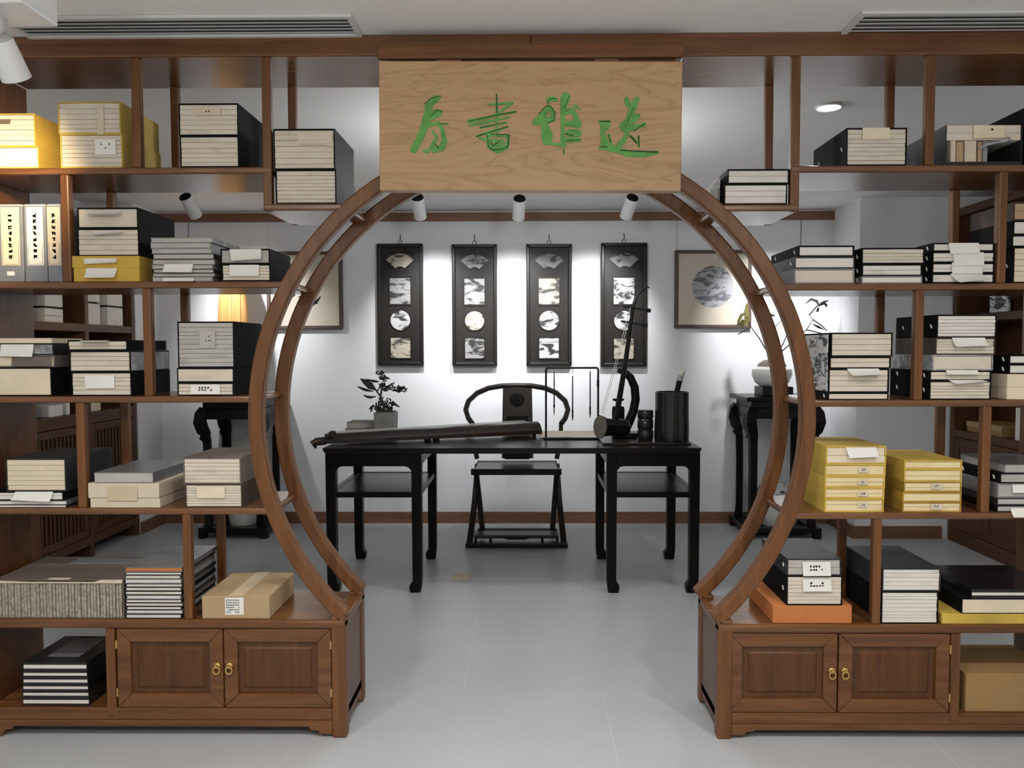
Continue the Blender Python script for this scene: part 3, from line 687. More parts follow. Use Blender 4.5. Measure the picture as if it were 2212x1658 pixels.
stack(S['R3'], Y0, [
 ('case', 1714, 1843, 580, 'bottom slipcase with one thick block, pile nearest the arch on the third level', dict(n=1, dep=.30, cover='grey_cloth', pages='pages')),
 ('case', 1714, 1843, 554, 'middle slipcase with smudged white block, pile nearest the arch', dict(n=1, dep=.30, pages='pages_white', cover='charcoal', pin=-1)),
 ('case', 1722, 1842, 530, 'top black slipcase with white block, pile nearest the arch on the third level', dict(n=1, dep=.32, pages='pages_white', pin=-1))])
stack(S['R3'], Y0, [
 ('case', 1859, 1989, 596, 'bottom dark slipcase of the middle pile on the third level', dict(n=1, dep=.30, pages='pages_white', cover='grey_cloth', pin=-1)),
 ('case', 1859, 1989, 570, 'second dark slipcase of the middle pile on the third level', dict(n=2, dep=.30, pages='pages_white', pin=-1)),
 ('case', 1858, 1993, 535, 'top black slipcase of four volumes in the middle pile', dict(n=4, dep=.30, pages='pages', pin=-1))])
stack(S['R3'], Y0, [
 ('case', 2010, 2144, 590, 'bottom thin black slipcase in the pile draped with white slips', dict(n=1, dep=.31, pages='pages_white', pin=-1, slips=[(2048, 2116, 594, 614, .03, .02)])),
 ('case', 2010, 2144, 567, 'second thin black slipcase in the pile draped with white slips', dict(n=2, dep=.31, pages='pages_white', pin=-1, slips=[(2051, 2116, 570, 594, .004, 0)])),
 ('case', 2010, 2144, 543, 'third thin black slipcase in the pile draped with white slips', dict(n=2, dep=.31, pages='pages_white', pin=-1, slips=[(2054, 2119, 548, 577, .004, 0)])),
 ('case', 2011, 2143, 524, 'topmost thin black slipcase in the pile draped with white slips', dict(n=1, dep=.31, pages='pages_white', pin=-1, slips=[(2043, 2108, 528, 552, .004, .006)]))])
stack(S['R3'], Y0, [
 ('case', 2184, 2312, 533, 'thick black slipcase of cream volumes past the shelf post on the third level', dict(n=6, dep=.30, pages='cream', pin=-1)),
 ('case', 2180, 2312, 507, 'thin black slipcase with white block above the thick cream one', dict(n=1, dep=.28, pages='pages_white')),
 ('case', 2182, 2312, 476, 'thin black slipcase with two white blocks above the thick cream one', dict(n=1, dep=.28, pages='pages_white')),
 ('case', 2182, 2300, 436, 'opened dark slipcase holding kraft booklets at the very top of its pile', dict(n=2, dep=.28, pages='kraft', cover='brown_cloth'))])
stack(S['R4'], Y0, [
 ('case', 1791, 1921, 848, 'bottom black slipcase under the pile in patterned wrapper', dict(n=1, dep=.30, pages='pages', pin=-1)),
 ('case', 1791, 1922, 796, 'third slipcase of the pile in patterned wrapper, white slip bending out', dict(n=4, dep=.30, pages='pages', slips=[(1830, 1898, 797, 812, .03, .01)])),
 ('case', 1793, 1925, 770, 'second slipcase of the pile in patterned wrapper', dict(n=2, dep=.30, pages='pages')),
 ('case', 1795, 1928, 718, 'topmost slipcase of the pile in patterned wrapper beside the arch', dict(n=4, dep=.30, pages='pages'))])
xw = PX(1790, Y0)
tag(obj('patterned_wrap', bx(xw - .0022, xw - .0008, Y0 + .002, Y0 + .28, PZ(845, Y0, 1800), PZ(722, Y0, 1800)), 'porcelain_blue', None, 0, False, (xw, Y0 + .15, PZ(845, Y0, 1800))), 'grey and black patterned wrapper round the flank of the arch-side pile', 'wrapper')
stack(S['R4'], Y0, [
 ('case', 2010, 2143, 822, 'bottom black slipcase of five volumes beneath a curling slip', dict(n=5, dep=.31, pin=-1, slips=[(2050, 2123, 822, 830, .02, .02)])),
 ('case', 2010, 2143, 800, 'thin black slipcase with white slip, second from the bottom of its tall pile', dict(n=2, dep=.31, pin=-1, slips=[(2044, 2112, 801, 810, .012)])),
 ('case', 2015, 2146, 766, 'grey slipcase with one plain block in the middle of the tall pile', dict(n=1, dep=.31, cover='clear_wrap')),
 ('case', 2021, 2150, 729, 'brown slipcase with a large bent white slip in the tall pile', dict(n=5, dep=.31, cover='brown_cloth', slips=[(2055, 2126, 731, 751, .02, .008)])),
 ('case', 2023, 2152, 679, 'topmost black slipcase of six white volumes in the tall pile', dict(n=6, dep=.315, pages='pages_white', pin=-1))])
stack(S['R4'], Y0, [
 ('box', 2178, 2312, 808, 'cream lidded box at the frame edge on the fourth level', dict(cover='cream', dep=.28, lid=.5, name='lidded_box')),
 ('case', 2181, 2312, 786, 'thin black slipcase with white block on the cream lidded box', dict(n=1, dep=.28, pages='pages_white', pin=-1)),
 ('case', 2181, 2312, 766, 'thin black slipcase topping the cream lidded box pile', dict(n=1, dep=.28, pages='pages_white', pin=-1))])
ysY = [1077, 1053, 1028, 1002, 963]
labs = ['bottom yellow slipcase in the arch-side yellow pile', 'second yellow slipcase from the bottom of the arch-side yellow pile', 'third yellow slipcase from the bottom of the arch-side yellow pile', 'fourth yellow slipcase, just below the taped top of the arch-side yellow pile', 'topmost yellow slipcase of the arch-side pile with crumpled tissue slip']
stack(S['R5'], Y0, [('case', 1787 - i * .2 + (2 if i > 3 else 0), 1916 + i * .8, y, labs[i], dict(cover='yellow', pages='pages_yellow' if i < 4 else 'cream', n=(2, 2, 2, 1, 2)[i], dep=.30, wall=.005, slips=([(1830, 1896, 966, 988, .014, .01)] if i == 4 else [(1858, 1880, y + 8, y + 18, 0, 0, True, 'pale_card')]))) for i, y in enumerate(ysY)])
ysZ = [1084, 1063, 1040, 1013, 994]
labs = ['bottom yellow slipcase in the yellow pile beside the post', 'second yellow slipcase from the bottom of the pile beside the post', 'third yellow slipcase from the bottom of the pile beside the post', 'fourth yellow slipcase, under the bright lid of the pile beside the post', 'topmost bright yellow slipcase of the pile beside the post']
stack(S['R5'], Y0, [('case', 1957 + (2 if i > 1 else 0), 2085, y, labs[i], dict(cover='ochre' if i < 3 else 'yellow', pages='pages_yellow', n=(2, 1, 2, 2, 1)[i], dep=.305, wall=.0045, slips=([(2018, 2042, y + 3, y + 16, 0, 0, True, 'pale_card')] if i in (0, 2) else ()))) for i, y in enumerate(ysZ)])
stack(S['R5'], Y0, [
 ('case', 2163, 2312, 1091, 'bottom black slipcase at the frame edge beside the yellow piles', dict(n=1, dep=.30, pages='pages_grey', slips=[(2192, 2240, 1096, 1114, .02)])),
 ('case', 2163, 2312, 1075, 'thin grey slipcase second from the bottom beside the yellow piles', dict(n=1, dep=.30, pages='pages_grey', cover='charcoal')),
 ('case', 2163, 2312, 1044, 'thick grey slipcase with a rounded white slip beside the yellow piles', dict(n=1, dep=.30, pages='pages_grey', cover='grey_cloth', slips=[(2194, 2240, 1046, 1063, .006)])),
 ('case', 2168, 2312, 1021, 'thin black slipcase with small label beside the yellow piles', dict(n=1, dep=.30, pages='pages_grey', pin=-1)),
 ('book', 2178, 2312, 1003, 'floppy grey paper bundle topping the pile beside the yellow ones', dict(dep=.30, cover='sheen_grey', pages='pages_grey'))])
# cabinet top
stack(S['RC'], Y0, [
 ('box', 1677, 1851, 1307, 'flat orange box with scuffed corner on the cabinet beside the arch foot', dict(cover='orange', dep=.31, name='flat_box')),
 ('case', 1707, 1829, 1243, 'lower black slipcase with handwritten slip on the orange box', dict(n=7, dep=.31, pin=-1, slips=[(1741, 1803, 1249, 1275, .004, .002, True)])),
 ('case', 1707, 1826, 1206, 'upper black slipcase with handwritten slip, second above the orange box', dict(n=2, dep=.31, pages='pages_grey', cover='charcoal', pin=-1, slips=[(1740, 1801, 1212, 1242, .004, .002, True)]))])
stack(S['RC'], Y0, [
 ('case', 1915, 2040, 1277, 'lower black slipcase of eight white volumes at the cabinet shelf post', dict(n=8, dep=.325, pages='pages_white')),
 ('case', 1916, 2044, 1227, 'upper charcoal slipcase of five white volumes at the cabinet shelf post', dict(n=5, dep=.33, pages='pages_white', cover='charcoal'))])
stack(S['RC'], Y0 - .004, [
 ('box', 2049, 2312, 1325, 'flat bright yellow box at the bottom beside the cabinet shelf post', dict(cover='yellow', dep=.30, name='flat_box')),
 ('book', 2092, 2312, 1293, 'thick black album with cream page edge on the bright yellow box', dict(cover='black', pages='cream', dep=.31, spine=-1, name='photo_album')),
 ('book', 2112, 2312, 1272, 'glossy black album with thin white edge on the thick black album', dict(cover='gloss_black', pages='pages_white', dep=.32, spine=-1, ck=.34, name='photo_album'))])
z = PZ(1541, YF, 1790)
lb = stack(z, Y0 + .01, [('box', 2105, 2312, 1455, 'kraft brown carton inside the open niche beside the cabinet doors', dict(cover='kraft_dark', dep=.29, name='cardboard_carton'))])

# ---------------------------------------------------------------- panels and pictures on the back wall
YP = YW - .035
def arcpts(cx, cz, r, a0, a1, n=14):
    return [(cx + r * math.cos(a0 + (a1 - a0) * i / n), cz + r * math.sin(a0 + (a1 - a0) * i / n)) for i in range(n + 1)]
arts = [('ink_cream', 'ink_grey', 'ink_white', 'ink_cream'), ('ink_grey', 'ink_grey', 'ink_cream', 'ink_grey'), ('ink_grey', 'ink_cream', 'ink_white', 'ink_white'), ('ink_grey', 'ink_white', 'ink_white', 'ink_cream')]
plab = ['dark hanging panel with four cut-out paintings above the potted bonsai', 'dark hanging panel with four cut-out paintings, second from the potted bonsai', 'dark hanging panel with four cut-out paintings above the round-backed chair and brush stand', 'dark hanging panel with four cut-out paintings behind the neck of the fiddle']
for i, (a, b_, y0, y1) in enumerate([(816, 915, 525, 789), (977, 1074, 527, 790), (1137, 1235, 527, 790), (1298, 1397, 525, 792)]):
    x0, x1 = PX(a, YP), PX(b_, YP); z1, z0 = PZ(y0, YP), PZ(y1, YP); xc = (x0 + x1) / 2; w = x1 - x0; h = z1 - z0
    t = thing('hanging_panel', plab[i], 'wall panel', (xc, YP, z0), 'hanging painted panels')
    fr = BM(); e = .03
    for q in (((x0, z0), (x1, z0), (x1 - e, z0 + e), (x0 + e, z0 + e)), ((x1, z0), (x1, z1), (x1 - e, z1 - e), (x1 - e, z0 + e)), ((x1, z1), (x0, z1), (x0 + e, z1 - e), (x1 - e, z1 - e)), ((x0, z1), (x0, z0), (x0 + e, z0 + e), (x0 + e, z1 - e))):
        prism(fr, list(q), YP - .012, YW - .002)
    obj('frame', fr, 'panel_edge', t, .006)
    obj('board', bx(x0 + e - .002, x1 - e + .002, YP + .002, YP + .016, z0 + e - .002, z1 - e + .002), 'panel_dark', t)
    S_ = w / 98.0
    def zz(v): return z1 - v * h / 264
    yb = YP + .0015
    cx, cz = xc - .0 + .002, zz(62)
    fan = [(cx + 1.0 * p, cz + q) for p, q in [(x, z) for x, z in [(r * math.cos(a), r * math.sin(a)) for r, a in [(40 * S_, math.radians(d)) for d in range(42, 139, 8)]]]]
    fan += [(cx + 13 * S_ * math.cos(math.radians(d)), cz + 13 * S_ * math.sin(math.radians(d))) for d in range(138, 41, -16)]
    shapes = [('fan_painting', fan), ('square_painting', [(xc - 22 * S_, zz(130)), (xc + 22 * S_, zz(130)), (xc + 22 * S_, zz(74)), (xc - 22 * S_, zz(74))]),
              ('round_painting', arcpts(xc, zz(165), 21 * S_, 0, 2 * PI * 27 / 28, 27)), ('square_painting', [(xc - 21 * S_, zz(247)), (xc + 21 * S_, zz(247)), (xc + 21 * S_, zz(203)), (xc - 21 * S_, zz(203))])]
    for (nm, pts), m in zip(shapes, arts[i]):
        pr = obj(nm, prism(BM(), pts, yb - .003, yb), m, t)
        c0 = (sum(p[0] for p in pts) / len(pts), sum(p[1] for p in pts) / len(pts))
        rim = BM(); n = len(pts); k = 1.12
        out = [(c0[0] + (p[0] - c0[0]) * k, c0[1] + (p[1] - c0[1]) * k) for p in pts]
        for j in range(n): prism(rim, [pts[j], pts[(j + 1) % n], out[(j + 1) % n], out[j]], yb - .006, yb)
        obj('rim', rim, 'panel_edge', pr)
    hk = BM(); zt = z1 + .012
    torus(hk, (xc, YW - .012, zt + .006), .016, .002, 'y', 18, 6)
    tube(hk, [(xc, YW - .012, zt + .02), (xc + .003, YW - .012, zt + .045), (xc, YW - .006, zt + .07)], .003, 6)
    obj('hook', hk, 'ink', t, 0, True)
def picture(px0, px1, py0, py1, label, wires, art):
    x0, x1 = PX(px0, YP), PX(px1, YP); z1, z0 = PZ(py0, YP), PZ(py1, YP); e = .028
    t = thing('framed_picture', label, 'picture', ((x0 + x1) / 2, YP, z0), 'framed pictures on the back wall')
    fr = BM()
    for q in (((x0, z0), (x1, z0), (x1 - e, z0 + e), (x0 + e, z0 + e)), ((x1, z0), (x1, z1), (x1 - e, z1 - e), (x1 - e, z0 + e)), ((x1, z1), (x0, z1), (x0 + e, z1 - e), (x1 - e, z1 - e)), ((x0, z1), (x0, z0), (x0 + e, z0 + e), (x0 + e, z1 - e))):
        prism(fr, list(q), YP - .006, YW - .002)
    obj('frame', fr, 'frame_brown', t, .004)
    obj('mount', bx(x0 + e - .002, x1 - e + .002, YP + .008, YP + .014, z0 + e - .002, z1 - e + .002), 'print_cream', t)
    art(t, (x0 + x1) / 2, (z0 + z1) / 2)
    for px in wires:
        x = PX(px, YP); obj('hanging_wire', tube(BM(), [(x, YW - .004, z1), (x, YW - .004, zr0)], .0015, 6), 'steel', t, 0, True)
def art_r(t, xc, zc):
    p = at(1540, 619, YP)
    obj('round_print', prism(BM(), arcpts(p.x, p.z, .172, 0, 2 * PI * 47 / 48, 47), YP + .0065, YP + .0078), 'ink_blue', t)
def art_l(t, xc, zc):
    br = BM()
    for st in ([(640, 615, .012), (655, 625, .008), (668, 640, .004)], [(645, 640, .006), (665, 648, .01), (686, 656, .003)], [(672, 662, .004), (684, 650, .012), (692, 640, .004)], [(628, 600, .02), (640, 622, .02), (632, 640, .01)]):
        for (ax, ay, aw), (bx2, by2, bw) in zip(st, st[1:]):
            p, q = at(ax, ay, YP), at(bx2, by2, YP); d = (q - p).normalized(); nx, nz = -d.z, d.x
            prism(br, [(p.x + nx * aw, p.z + nz * aw), (q.x + nx * bw, q.z + nz * bw), (q.x - nx * bw, q.z - nz * bw), (p.x - nx * aw, p.z - nz * aw)], YP + .0065, YP + .0078)
    obj('ink_branch', br, 'ink', t)
picture(1457, 1622, 541, 709, 'brown framed picture with a round ink landscape', [1462], art_r)
picture(578, 741, 541, 709, 'brown framed picture with a pale ink branch, half behind the arch', [580], art_l)

for px, y1, lab in ((412, 512, 'thin picture wire hanging from the rail below the first spotlight'), (1727, 535, 'thin dark picture wire hanging beside the short shelf end')):
    x = PX(px, YW - .01); tag(obj('picture_wire', tube(BM(), [(x, YW - .006, zr0), (x, YW - .006, PZ(y1, YW))], .002, 6), 'ink', None, 0, False, (x, YW - .006, PZ(y1, YW))), lab, 'wire')
# ---------------------------------------------------------------- spotlights in the back room
def spotlight(px, py, Yd, aim, label, energy, group, size=74, blend=1):
    c = at(px, py, Yd); aim = Vector(aim); d = (aim - c).normalized()
    t = thing('track_spotlight', label, 'lamp', (c.x, c.y, CEIL), group)
    obj('mount', lathe(BM(), [(0, 0), (.04, 0), (.04, -.02), (.0, -.02)], (c.x, c.y, CEIL - .0005), 20), 'white_lamp', t, 0, True)
    obj('stem', tube(BM(), [(c.x, c.y, CEIL - .02), (c.x, c.y, c.z + .03)], .008, 8), 'lamp_grey', t, 0, True)
    b0 = c - d * .03
    hd = obj('lamp_head', lathe(BM(), [(0, .004), (.043, .004), (.045, .012), (.045, .17), (.041, .17), (.039, .15), (0, .149)], b0, 28, d), 'white_lamp', t, 0, True)
    obj('rear_cap', lathe(BM(), [(0, -.012), (.030, -.012), (.041, -.004), (.0435, .0035), (0, .0035)], b0, 28, d), 'black', hd, 0, True)
    obj('lens', lathe(BM(), [(0, .1505), (.036, .1505), (.036, .153), (0, .153)], b0, 24, d), 'lit_lens', hd)
    l = bpy.data.lights.new('spot', 'SPOT'); l.energy = energy; l.spot_size = math.radians(size); l.spot_blend = blend; l.shadow_soft_size = .03
    l.color = (.97, .985, 1.0)
    lo = bpy.data.objects.new('spot_bulb', l); C.objects.link(lo); lo.parent = t
    lo.location = b0 + d * .18 - Vector(t.location); lo.rotation_euler = d.to_track_quat('-Z', 'Y').to_euler()
    return t
YL = 5.55
E1 = 112
spotlight(404, 432, YL, (at(560, 705, YW)), 'white spotlight with black back over the tall amber ornament', E1, 'wall-washing spotlights')
spotlight(903, 434, YL, at(945, 715, YW), 'white spotlight with black back half hidden by the arch top', E1, 'wall-washing spotlights')
spotlight(1122, 436, YL, at(1105, 712, YW), 'white spotlight with black back under the middle of the signboard', E1, 'wall-washing spotlights')
spotlight(1364, 434, YL, at(1265, 715, YW), 'white spotlight with black back in front of the fiddle-side panel', E1, 'wall-washing spotlights')
spotlight(1660, 437, YL, at(1670, 725, YW), 'white spotlight hidden behind the short shelf over the flower stand', E1 * 1.1, 'wall-washing spotlights')
# round ceiling lamp
p = atz(1790, 229, CEIL)
t = thing('ceiling_lamp', 'small round lit lamp on the ceiling behind the upper shelf', 'lamp', (p.x, p.y, CEIL))
obj('rim', torus(BM(), (p.x, p.y, CEIL - .006), .058, .006, 'z', 28, 8), 'white_lamp', t, 0, True)
obj('lens', lathe(BM(), [(0, -.004), (.054, -.004), (.054, -.0005), (0, -.0005)], (p.x, p.y, CEIL), 28), 'lit_lens', t)
l = bpy.data.lights.new('ceiling_bulb', 'SPOT'); l.energy = 22; l.shadow_soft_size = .05; l.spot_size = math.radians(150); l.spot_blend = .6
lo = bpy.data.objects.new('ceiling_bulb', l); C.objects.link(lo); lo.parent = t; lo.location = (0, 0, -.03)
# foreground track spotlight with warm beam
def PY(py, Yd, px): return at(px, py, Yd)
YT = 2.15
zc_ = CEIL
bxp = atz(98, 3, CEIL)
t = thing('track_spotlight', 'large white cylinder spotlight hanging from a boxy ceiling mount by the vent', 'lamp', (PX(8, YT), YT, CEIL))
xr = PX(98, YT, 40)
obj('ceiling_box', bx(xr - .30, xr, YT - .10, YT + .06, PZ(40, YT, 50), CEIL - .0005), 'white_lamp', t, .006)
c = at(10, 128, YT); d = (at(20, 330, YF) - c).normalized(); c0 = at(2, 96, YT)
obj('bracket', tube(BM(), [at(2, 30, YT), at(4, 60, YT), c0 + Vector((-.02, 0, 0))], [.014, .013, .010], 10), 'lamp_grey', t, 0, True)
ax = Vector((.03, .62, -.78)).normalized()
hd = obj('lamp_head', lathe(BM(), [(0, 0), (.034, 0), (.036, .004), (.0395, .105), (.034, .105), (.033, .09), (0, .089)], c0 - ax * .012, 32, ax), 'white_lamp', t, 0, True)
obj('top_cap', lathe(BM(), [(0, -.012), (.03, -.008), (.033, -.0005), (0, -.0005)], c0 - ax * .012, 32, ax), 'lamp_grey', hd, 0, True)
obj('lens', lathe(BM(), [(0, .0905), (.031, .0905), (.031, .093), (0, .093)], c0 - ax * .012, 24, ax), 'lit_warm', hd)
l = bpy.data.lights.new('warm_bulb', 'SPOT'); l.energy = 80; l.spot_size = math.radians(60); l.spot_blend = 1; l.shadow_soft_size = .03; l.color = (1, .77, .47)
lo = bpy.data.objects.new('warm_bulb', l); C.objects.link(lo); lo.parent = t
pos = c0 + ax * .11; lo.location = pos - Vector(t.location)
lo.rotation_euler = (at(-60, 400, YF) - pos).to_track_quat('-Z', 'Y').to_euler()

# ---------------------------------------------------------------- long table on two stands
TZ = .889; TY0, TY1 = 4.52, 5.46
xl, xr = PX(693, TY0), PX(1518, TY0)
t = thing('altar_table', 'long black plank table resting on two open side stands', 'table', ((xl + xr) / 2, 5.0, 0))
zb = TZ - .034
obj('table_top', prism(BM(), [(xl + .03, zb), (xr - .03, zb), (xr - .012, zb + .006), (xr, TZ - .008), (xr, TZ), (xl, TZ), (xl, TZ - .008), (xl + .012, zb + .006)], TY0, TY1), 'ebony', t, .003)
LY0, LY1 = 4.586, 5.39
def sidestand(fl, fr, label):
    x0, x1 = PX(fl[0], LY0, 1000), PX(fr[1], LY0, 1000); lw = (PX(fl[1], LY0) - PX(fl[0], LY0)); lw = .062
    s = thing('side_stand', label, 'stand', ((x0 + x1) / 2, 5.0, 0), 'side stands under the long table')
    zt = zb - .0008
    for sx, x in ((-1, x0 + lw / 2), (1, x1 - lw / 2)):
        for y in (LY0 + lw / 2, LY1 - lw / 2):
            bm = BM(); inw = -sx * .012
            prof = [(x - lw / 2, zt - .002), (x + lw / 2, zt - .002), (x + lw / 2 * .92, .13), (x + lw / 2 * .9, .07), (x + lw / 2 + inw + .006, .04), (x + lw / 2 + inw, 0), (x - lw / 2 + inw, 0), (x - lw / 2 + inw - .006, .04), (x - lw / 2 * .9, .07), (x - lw / 2 * .92, .13)]
            prism(bm, prof, y - lw / 2, y + lw / 2); obj('leg', bm, 'ebony_v', s, .005)
    za = zt - .085
    a0, a1 = x0 + lw - .002, x1 - lw + .002
    for y in (LY0 + .008, LY1 - .04):
        obj('apron', prism(BM(), [(a0, zt), (a1, zt), (a1, za - .03), (a1 - .02, za - .006), (a1 - .04, za), (a0 + .04, za), (a0 + .02, za - .006), (a0, za - .03)], y, y + .03), 'ebony', s, .002)
    for x in (x0 + .008, x1 - .038): obj('apron', bx(x, x + .03, LY0 + lw, LY1 - lw, za, zt), 'ebony', s, .002)
    zs = PZ(1063, LY0, 820)
    th = .034
    for q in ((a0, a1, LY0 + .01, LY0 + .05), (a0, a1, LY1 - .05, LY1 - .01), (x0 + .01, x0 + .05, LY0 + lw, LY1 - lw), (x1 - .05, x1 - .01, LY0 + lw, LY1 - lw)):
        obj('shelf_rail', bx(*q, zs - th, zs), 'ebony', s, .003)
    obj('shelf', bx(x0 + .05, x1 - .05, LY0 + .05, LY1 - .05, zs - .02, zs - .003), 'chairwood', s)
sidestand((702, 736), (886, 910), 'black open stand holding up the zither end of the long table')
sidestand((1311, 1336), (1486, 1513), 'black open stand holding up the brush pot end of the long table')

# guqin
A = at(703, 950, 4.70); B = at(1160, 924, 5.16); A.z = TZ + .020; B.z = TZ + .030
L = (B - A); L.z = 0; Lh = L.length; u = L.normalized(); v = Vector((-u.y, u.x, 0))
t = thing('guqin', 'long dark zither lying aslant across the table, curled end overhanging', 'zither', (A.x + L.x / 2, A.y + L.y / 2, TZ))
bm = BM(); rings = []
for i in range(25):
    s = i / 24; w = .145 + .05 * min(1, s * 1.15) - (.012 if .30 < s < .36 or .86 < s < .90 else 0)
    c = A + (B - A) * s; th = .056 + .02 * s; ring = []
    for a, hgt in ((-1, .35), (-.7, .78), (-.35, .96), (0, 1.0), (.35, .96), (.7, .78), (1, .35), (1, 0), (-1, 0)):
        ring.append(bm.verts.new(c + v * (a * w / 2) + Vector((0, 0, hgt * th - .008))))
    rings.append(ring)
for r0, r1 in zip(rings, rings[1:]):
    for k in range(9): bm.faces.new((r0[k], r0[(k + 1) % 9], r1[(k + 1) % 9], r1[k]))
bm.faces.new(rings[0][::-1]); bm.faces.new(rings[-1])
obj('body', bm, 'guqin', t, 0, True)
bm = BM()
for k in range(7):
    o_ = v * ((k - 3) * .018); p0 = A + o_ + Vector((0, 0, .052)); p1 = B - u * .08 + o_ + Vector((0, 0, .072)); tube(bm, [p0 + u * .02, p1], .0008, 5)
obj('strings', bm, 'string', t)
bm = BM(); E = A - u * .0
tube(bm, [E + Vector((0, 0, .008)), E - u * .03 + Vector((0, 0, .006)), E - u * .055 + Vector((0, 0, .004)), E - u * .07 + Vector((0, 0, -.006)), E - u * .06 + Vector((0, 0, -.038))], [.02, .02, .02, .022, .006], 10)
for g in (-.05, .05):
    tube(bm, [E + v * g + Vector((0, 0, .0)), E + v * g - u * .05 + Vector((0, 0, -.003)), E + v * g - u * .072 + Vector((0, 0, -.01)), E + v * g - u * .062 + Vector((0, 0, -.035))], [.016, .018, .02, .006], 8)
obj('curled_tail', bm, 'guqin', t, 0, True)
bm = BM(); Q = A + u * .03 + Vector((0, 0, .042))
tube(bm, [Q - u * .012 - v * .07, Q - v * .07 + Vector((0, 0, .018)), Q + u * .02 - v * .07 + Vector((0, 0, .02)), Q + u * .026 - v * .07 + Vector((0, 0, .008))], [.012, .012, .009, .006], 8)
tube(bm, [Q - v * .07, Q + v * .07], .010, 8)
obj('bridge', bm, 'guqin', t, 0, True)
for s in (.46, .50):
    c = A + (B - A) * s
    for g in (-.05, .05): obj('foot', lathe(BM(), [(0, 0), (.013, 0), (.009, .015), (.014, (c.z - TZ) - .006), (0, (c.z - TZ) - .006)], (c.x + v.x * g, c.y + v.y * g, TZ + .0004), 12), 'ebony', t, 0, True)
bm = BM()
c = A + (B - A) * .985
box(bm, c.x - .012, c.x + .012, c.y - .05, c.y + .05, TZ + .0004, c.z - .006)
obj('end_support', bm, 'ebony', t)

# books and bonsai on the table
x0, x1 = PX(745, 5.25), PX(803, 5.25)
z = TZ + .0006
for i, (a, b_, m, lab) in enumerate([(742, 806, 'grey_cloth', 'lower grey book of the pair beside the bonsai pot'), (746, 803, 'taupe', 'upper grey book of the pair beside the bonsai pot')]):
    h = .042
    build_item('book', lab, PX(a, 5.22), PX(b_, 5.22), z, z + h, 5.22, .2, dict(cover=m, pages='pages_grey', name='table_book')); z += h + .0006
YBN = 5.12
x0, x1 = PX(805, YBN), PX(851, YBN); zt = PZ(891, YBN); xc = (x0 + x1) / 2
t = thing('potted_bonsai', 'little bonsai with dark leaves in a square grey pot on the table', 'plant', (xc, YBN + .07, TZ))
b = BM(); k = .012; yb0, yb1 = YBN, YBN + (x1 - x0)
quadbox(b, [(x0 + .006, yb0 + .006, TZ + .0005), (x1 - .006, yb0 + .006, TZ + .0005), (x1 - .006, yb1 - .006, TZ + .0005), (x0 + .006, yb1 - .006, TZ + .0005), (x0, yb0, zt), (x1, yb0, zt), (x1, yb1, zt), (x0, yb1, zt)])
obj('pot', b, 'stone_pot', t, .003)
obj('soil', bx(x0 + k, x1 - k, yb0 + k, yb1 - k, zt + .0002, zt + .006), 'bark', t)
ym = YBN + .07
bm = tube(BM(), [at(828, 893, ym), at(830, 875, ym), at(822, 858, ym), at(824, 842, ym), at(832, 830, ym)], [.012, .01, .008, .006, .004], 8)
tube(bm, [at(824, 842, ym), at(838, 838, ym + .02), at(852, 838, ym + .03)], [.006, .005, .003], 6)
tube(bm, [at(822, 856, ym), at(812, 842, ym), at(800, 834, ym - .02)], [.006, .005, .003], 6)
tube(bm, [at(832, 830, ym), at(828, 818, ym), at(822, 806, ym)], [.004, .003, .002], 6)
obj('trunk', bm, 'bark', t, 0, True)
bm = BM()
def leaf(pts, ws, dy=0):
    blade(bm, [at(x, y, ym + dy + (i * .012)) for i, (x, y) in enumerate(pts)], [w * ym / F for w in ws])
leaf([(812, 842), (800, 833), (788, 824), (778, 817)], [3, 16, 11, 1]); leaf([(806, 845), (790, 842), (780, 838), (771, 834)], [2, 6, 5, 1], .02)
leaf([(812, 856), (800, 858), (792, 856), (784, 853)], [2, 6, 5, 1]); leaf([(818, 824), (808, 823), (798, 821), (790, 818)], [3, 6, 4, 1], .03)
leaf([(846, 868), (852, 872), (858, 876), (864, 879)], [8, 6, 4, 1]); leaf([(808, 874), (802, 880), (797, 884)], [3, 6, 1]); leaf([(804, 880), (802, 886), (801, 890)], [3, 4, 1])
leaf([(838, 834), (846, 830), (852, 826)], [4, 6, 2]); leaf([(830, 812), (836, 816), (842, 818)], [3, 5, 2])
random.seed(11)
for cx, cy, rx, ry, n in ((830, 876, 18, 16, 90), (828, 886, 16, 8, 40), (862, 840, 14, 5, 46), (828, 816, 8, 4, 22), (822, 804, 8, 3, 16), (836, 838, 10, 7, 26), (824, 834, 8, 8, 20)):
    for _ in range(n):
        a = random.uniform(0, 2 * PI); r = random.random() ** .5
        x, y = cx + rx * r * math.cos(a), cy + ry * r * math.sin(a); l_ = random.uniform(5, 9); th = random.uniform(0, 2 * PI); dy = random.uniform(-.045, .045) * (1 if rx > 12 else .5)
        P_ = [at(x, y, ym + dy), at(x + l_ * .5 * math.cos(th), y + l_ * .4 * math.sin(th), ym + dy + random.uniform(-.01, .01)), at(x + l_ * math.cos(th), y + l_ * .8 * math.sin(th), ym + dy + random.uniform(-.015, .015))]
        blade(bm, P_, [.004, .013, .001], (random.uniform(-.5, .5), -1, random.uniform(-.5, .5)), .0006)
o = obj('foliage', bm, 'leaf_dark', t); o['kind'] = 'stuff'

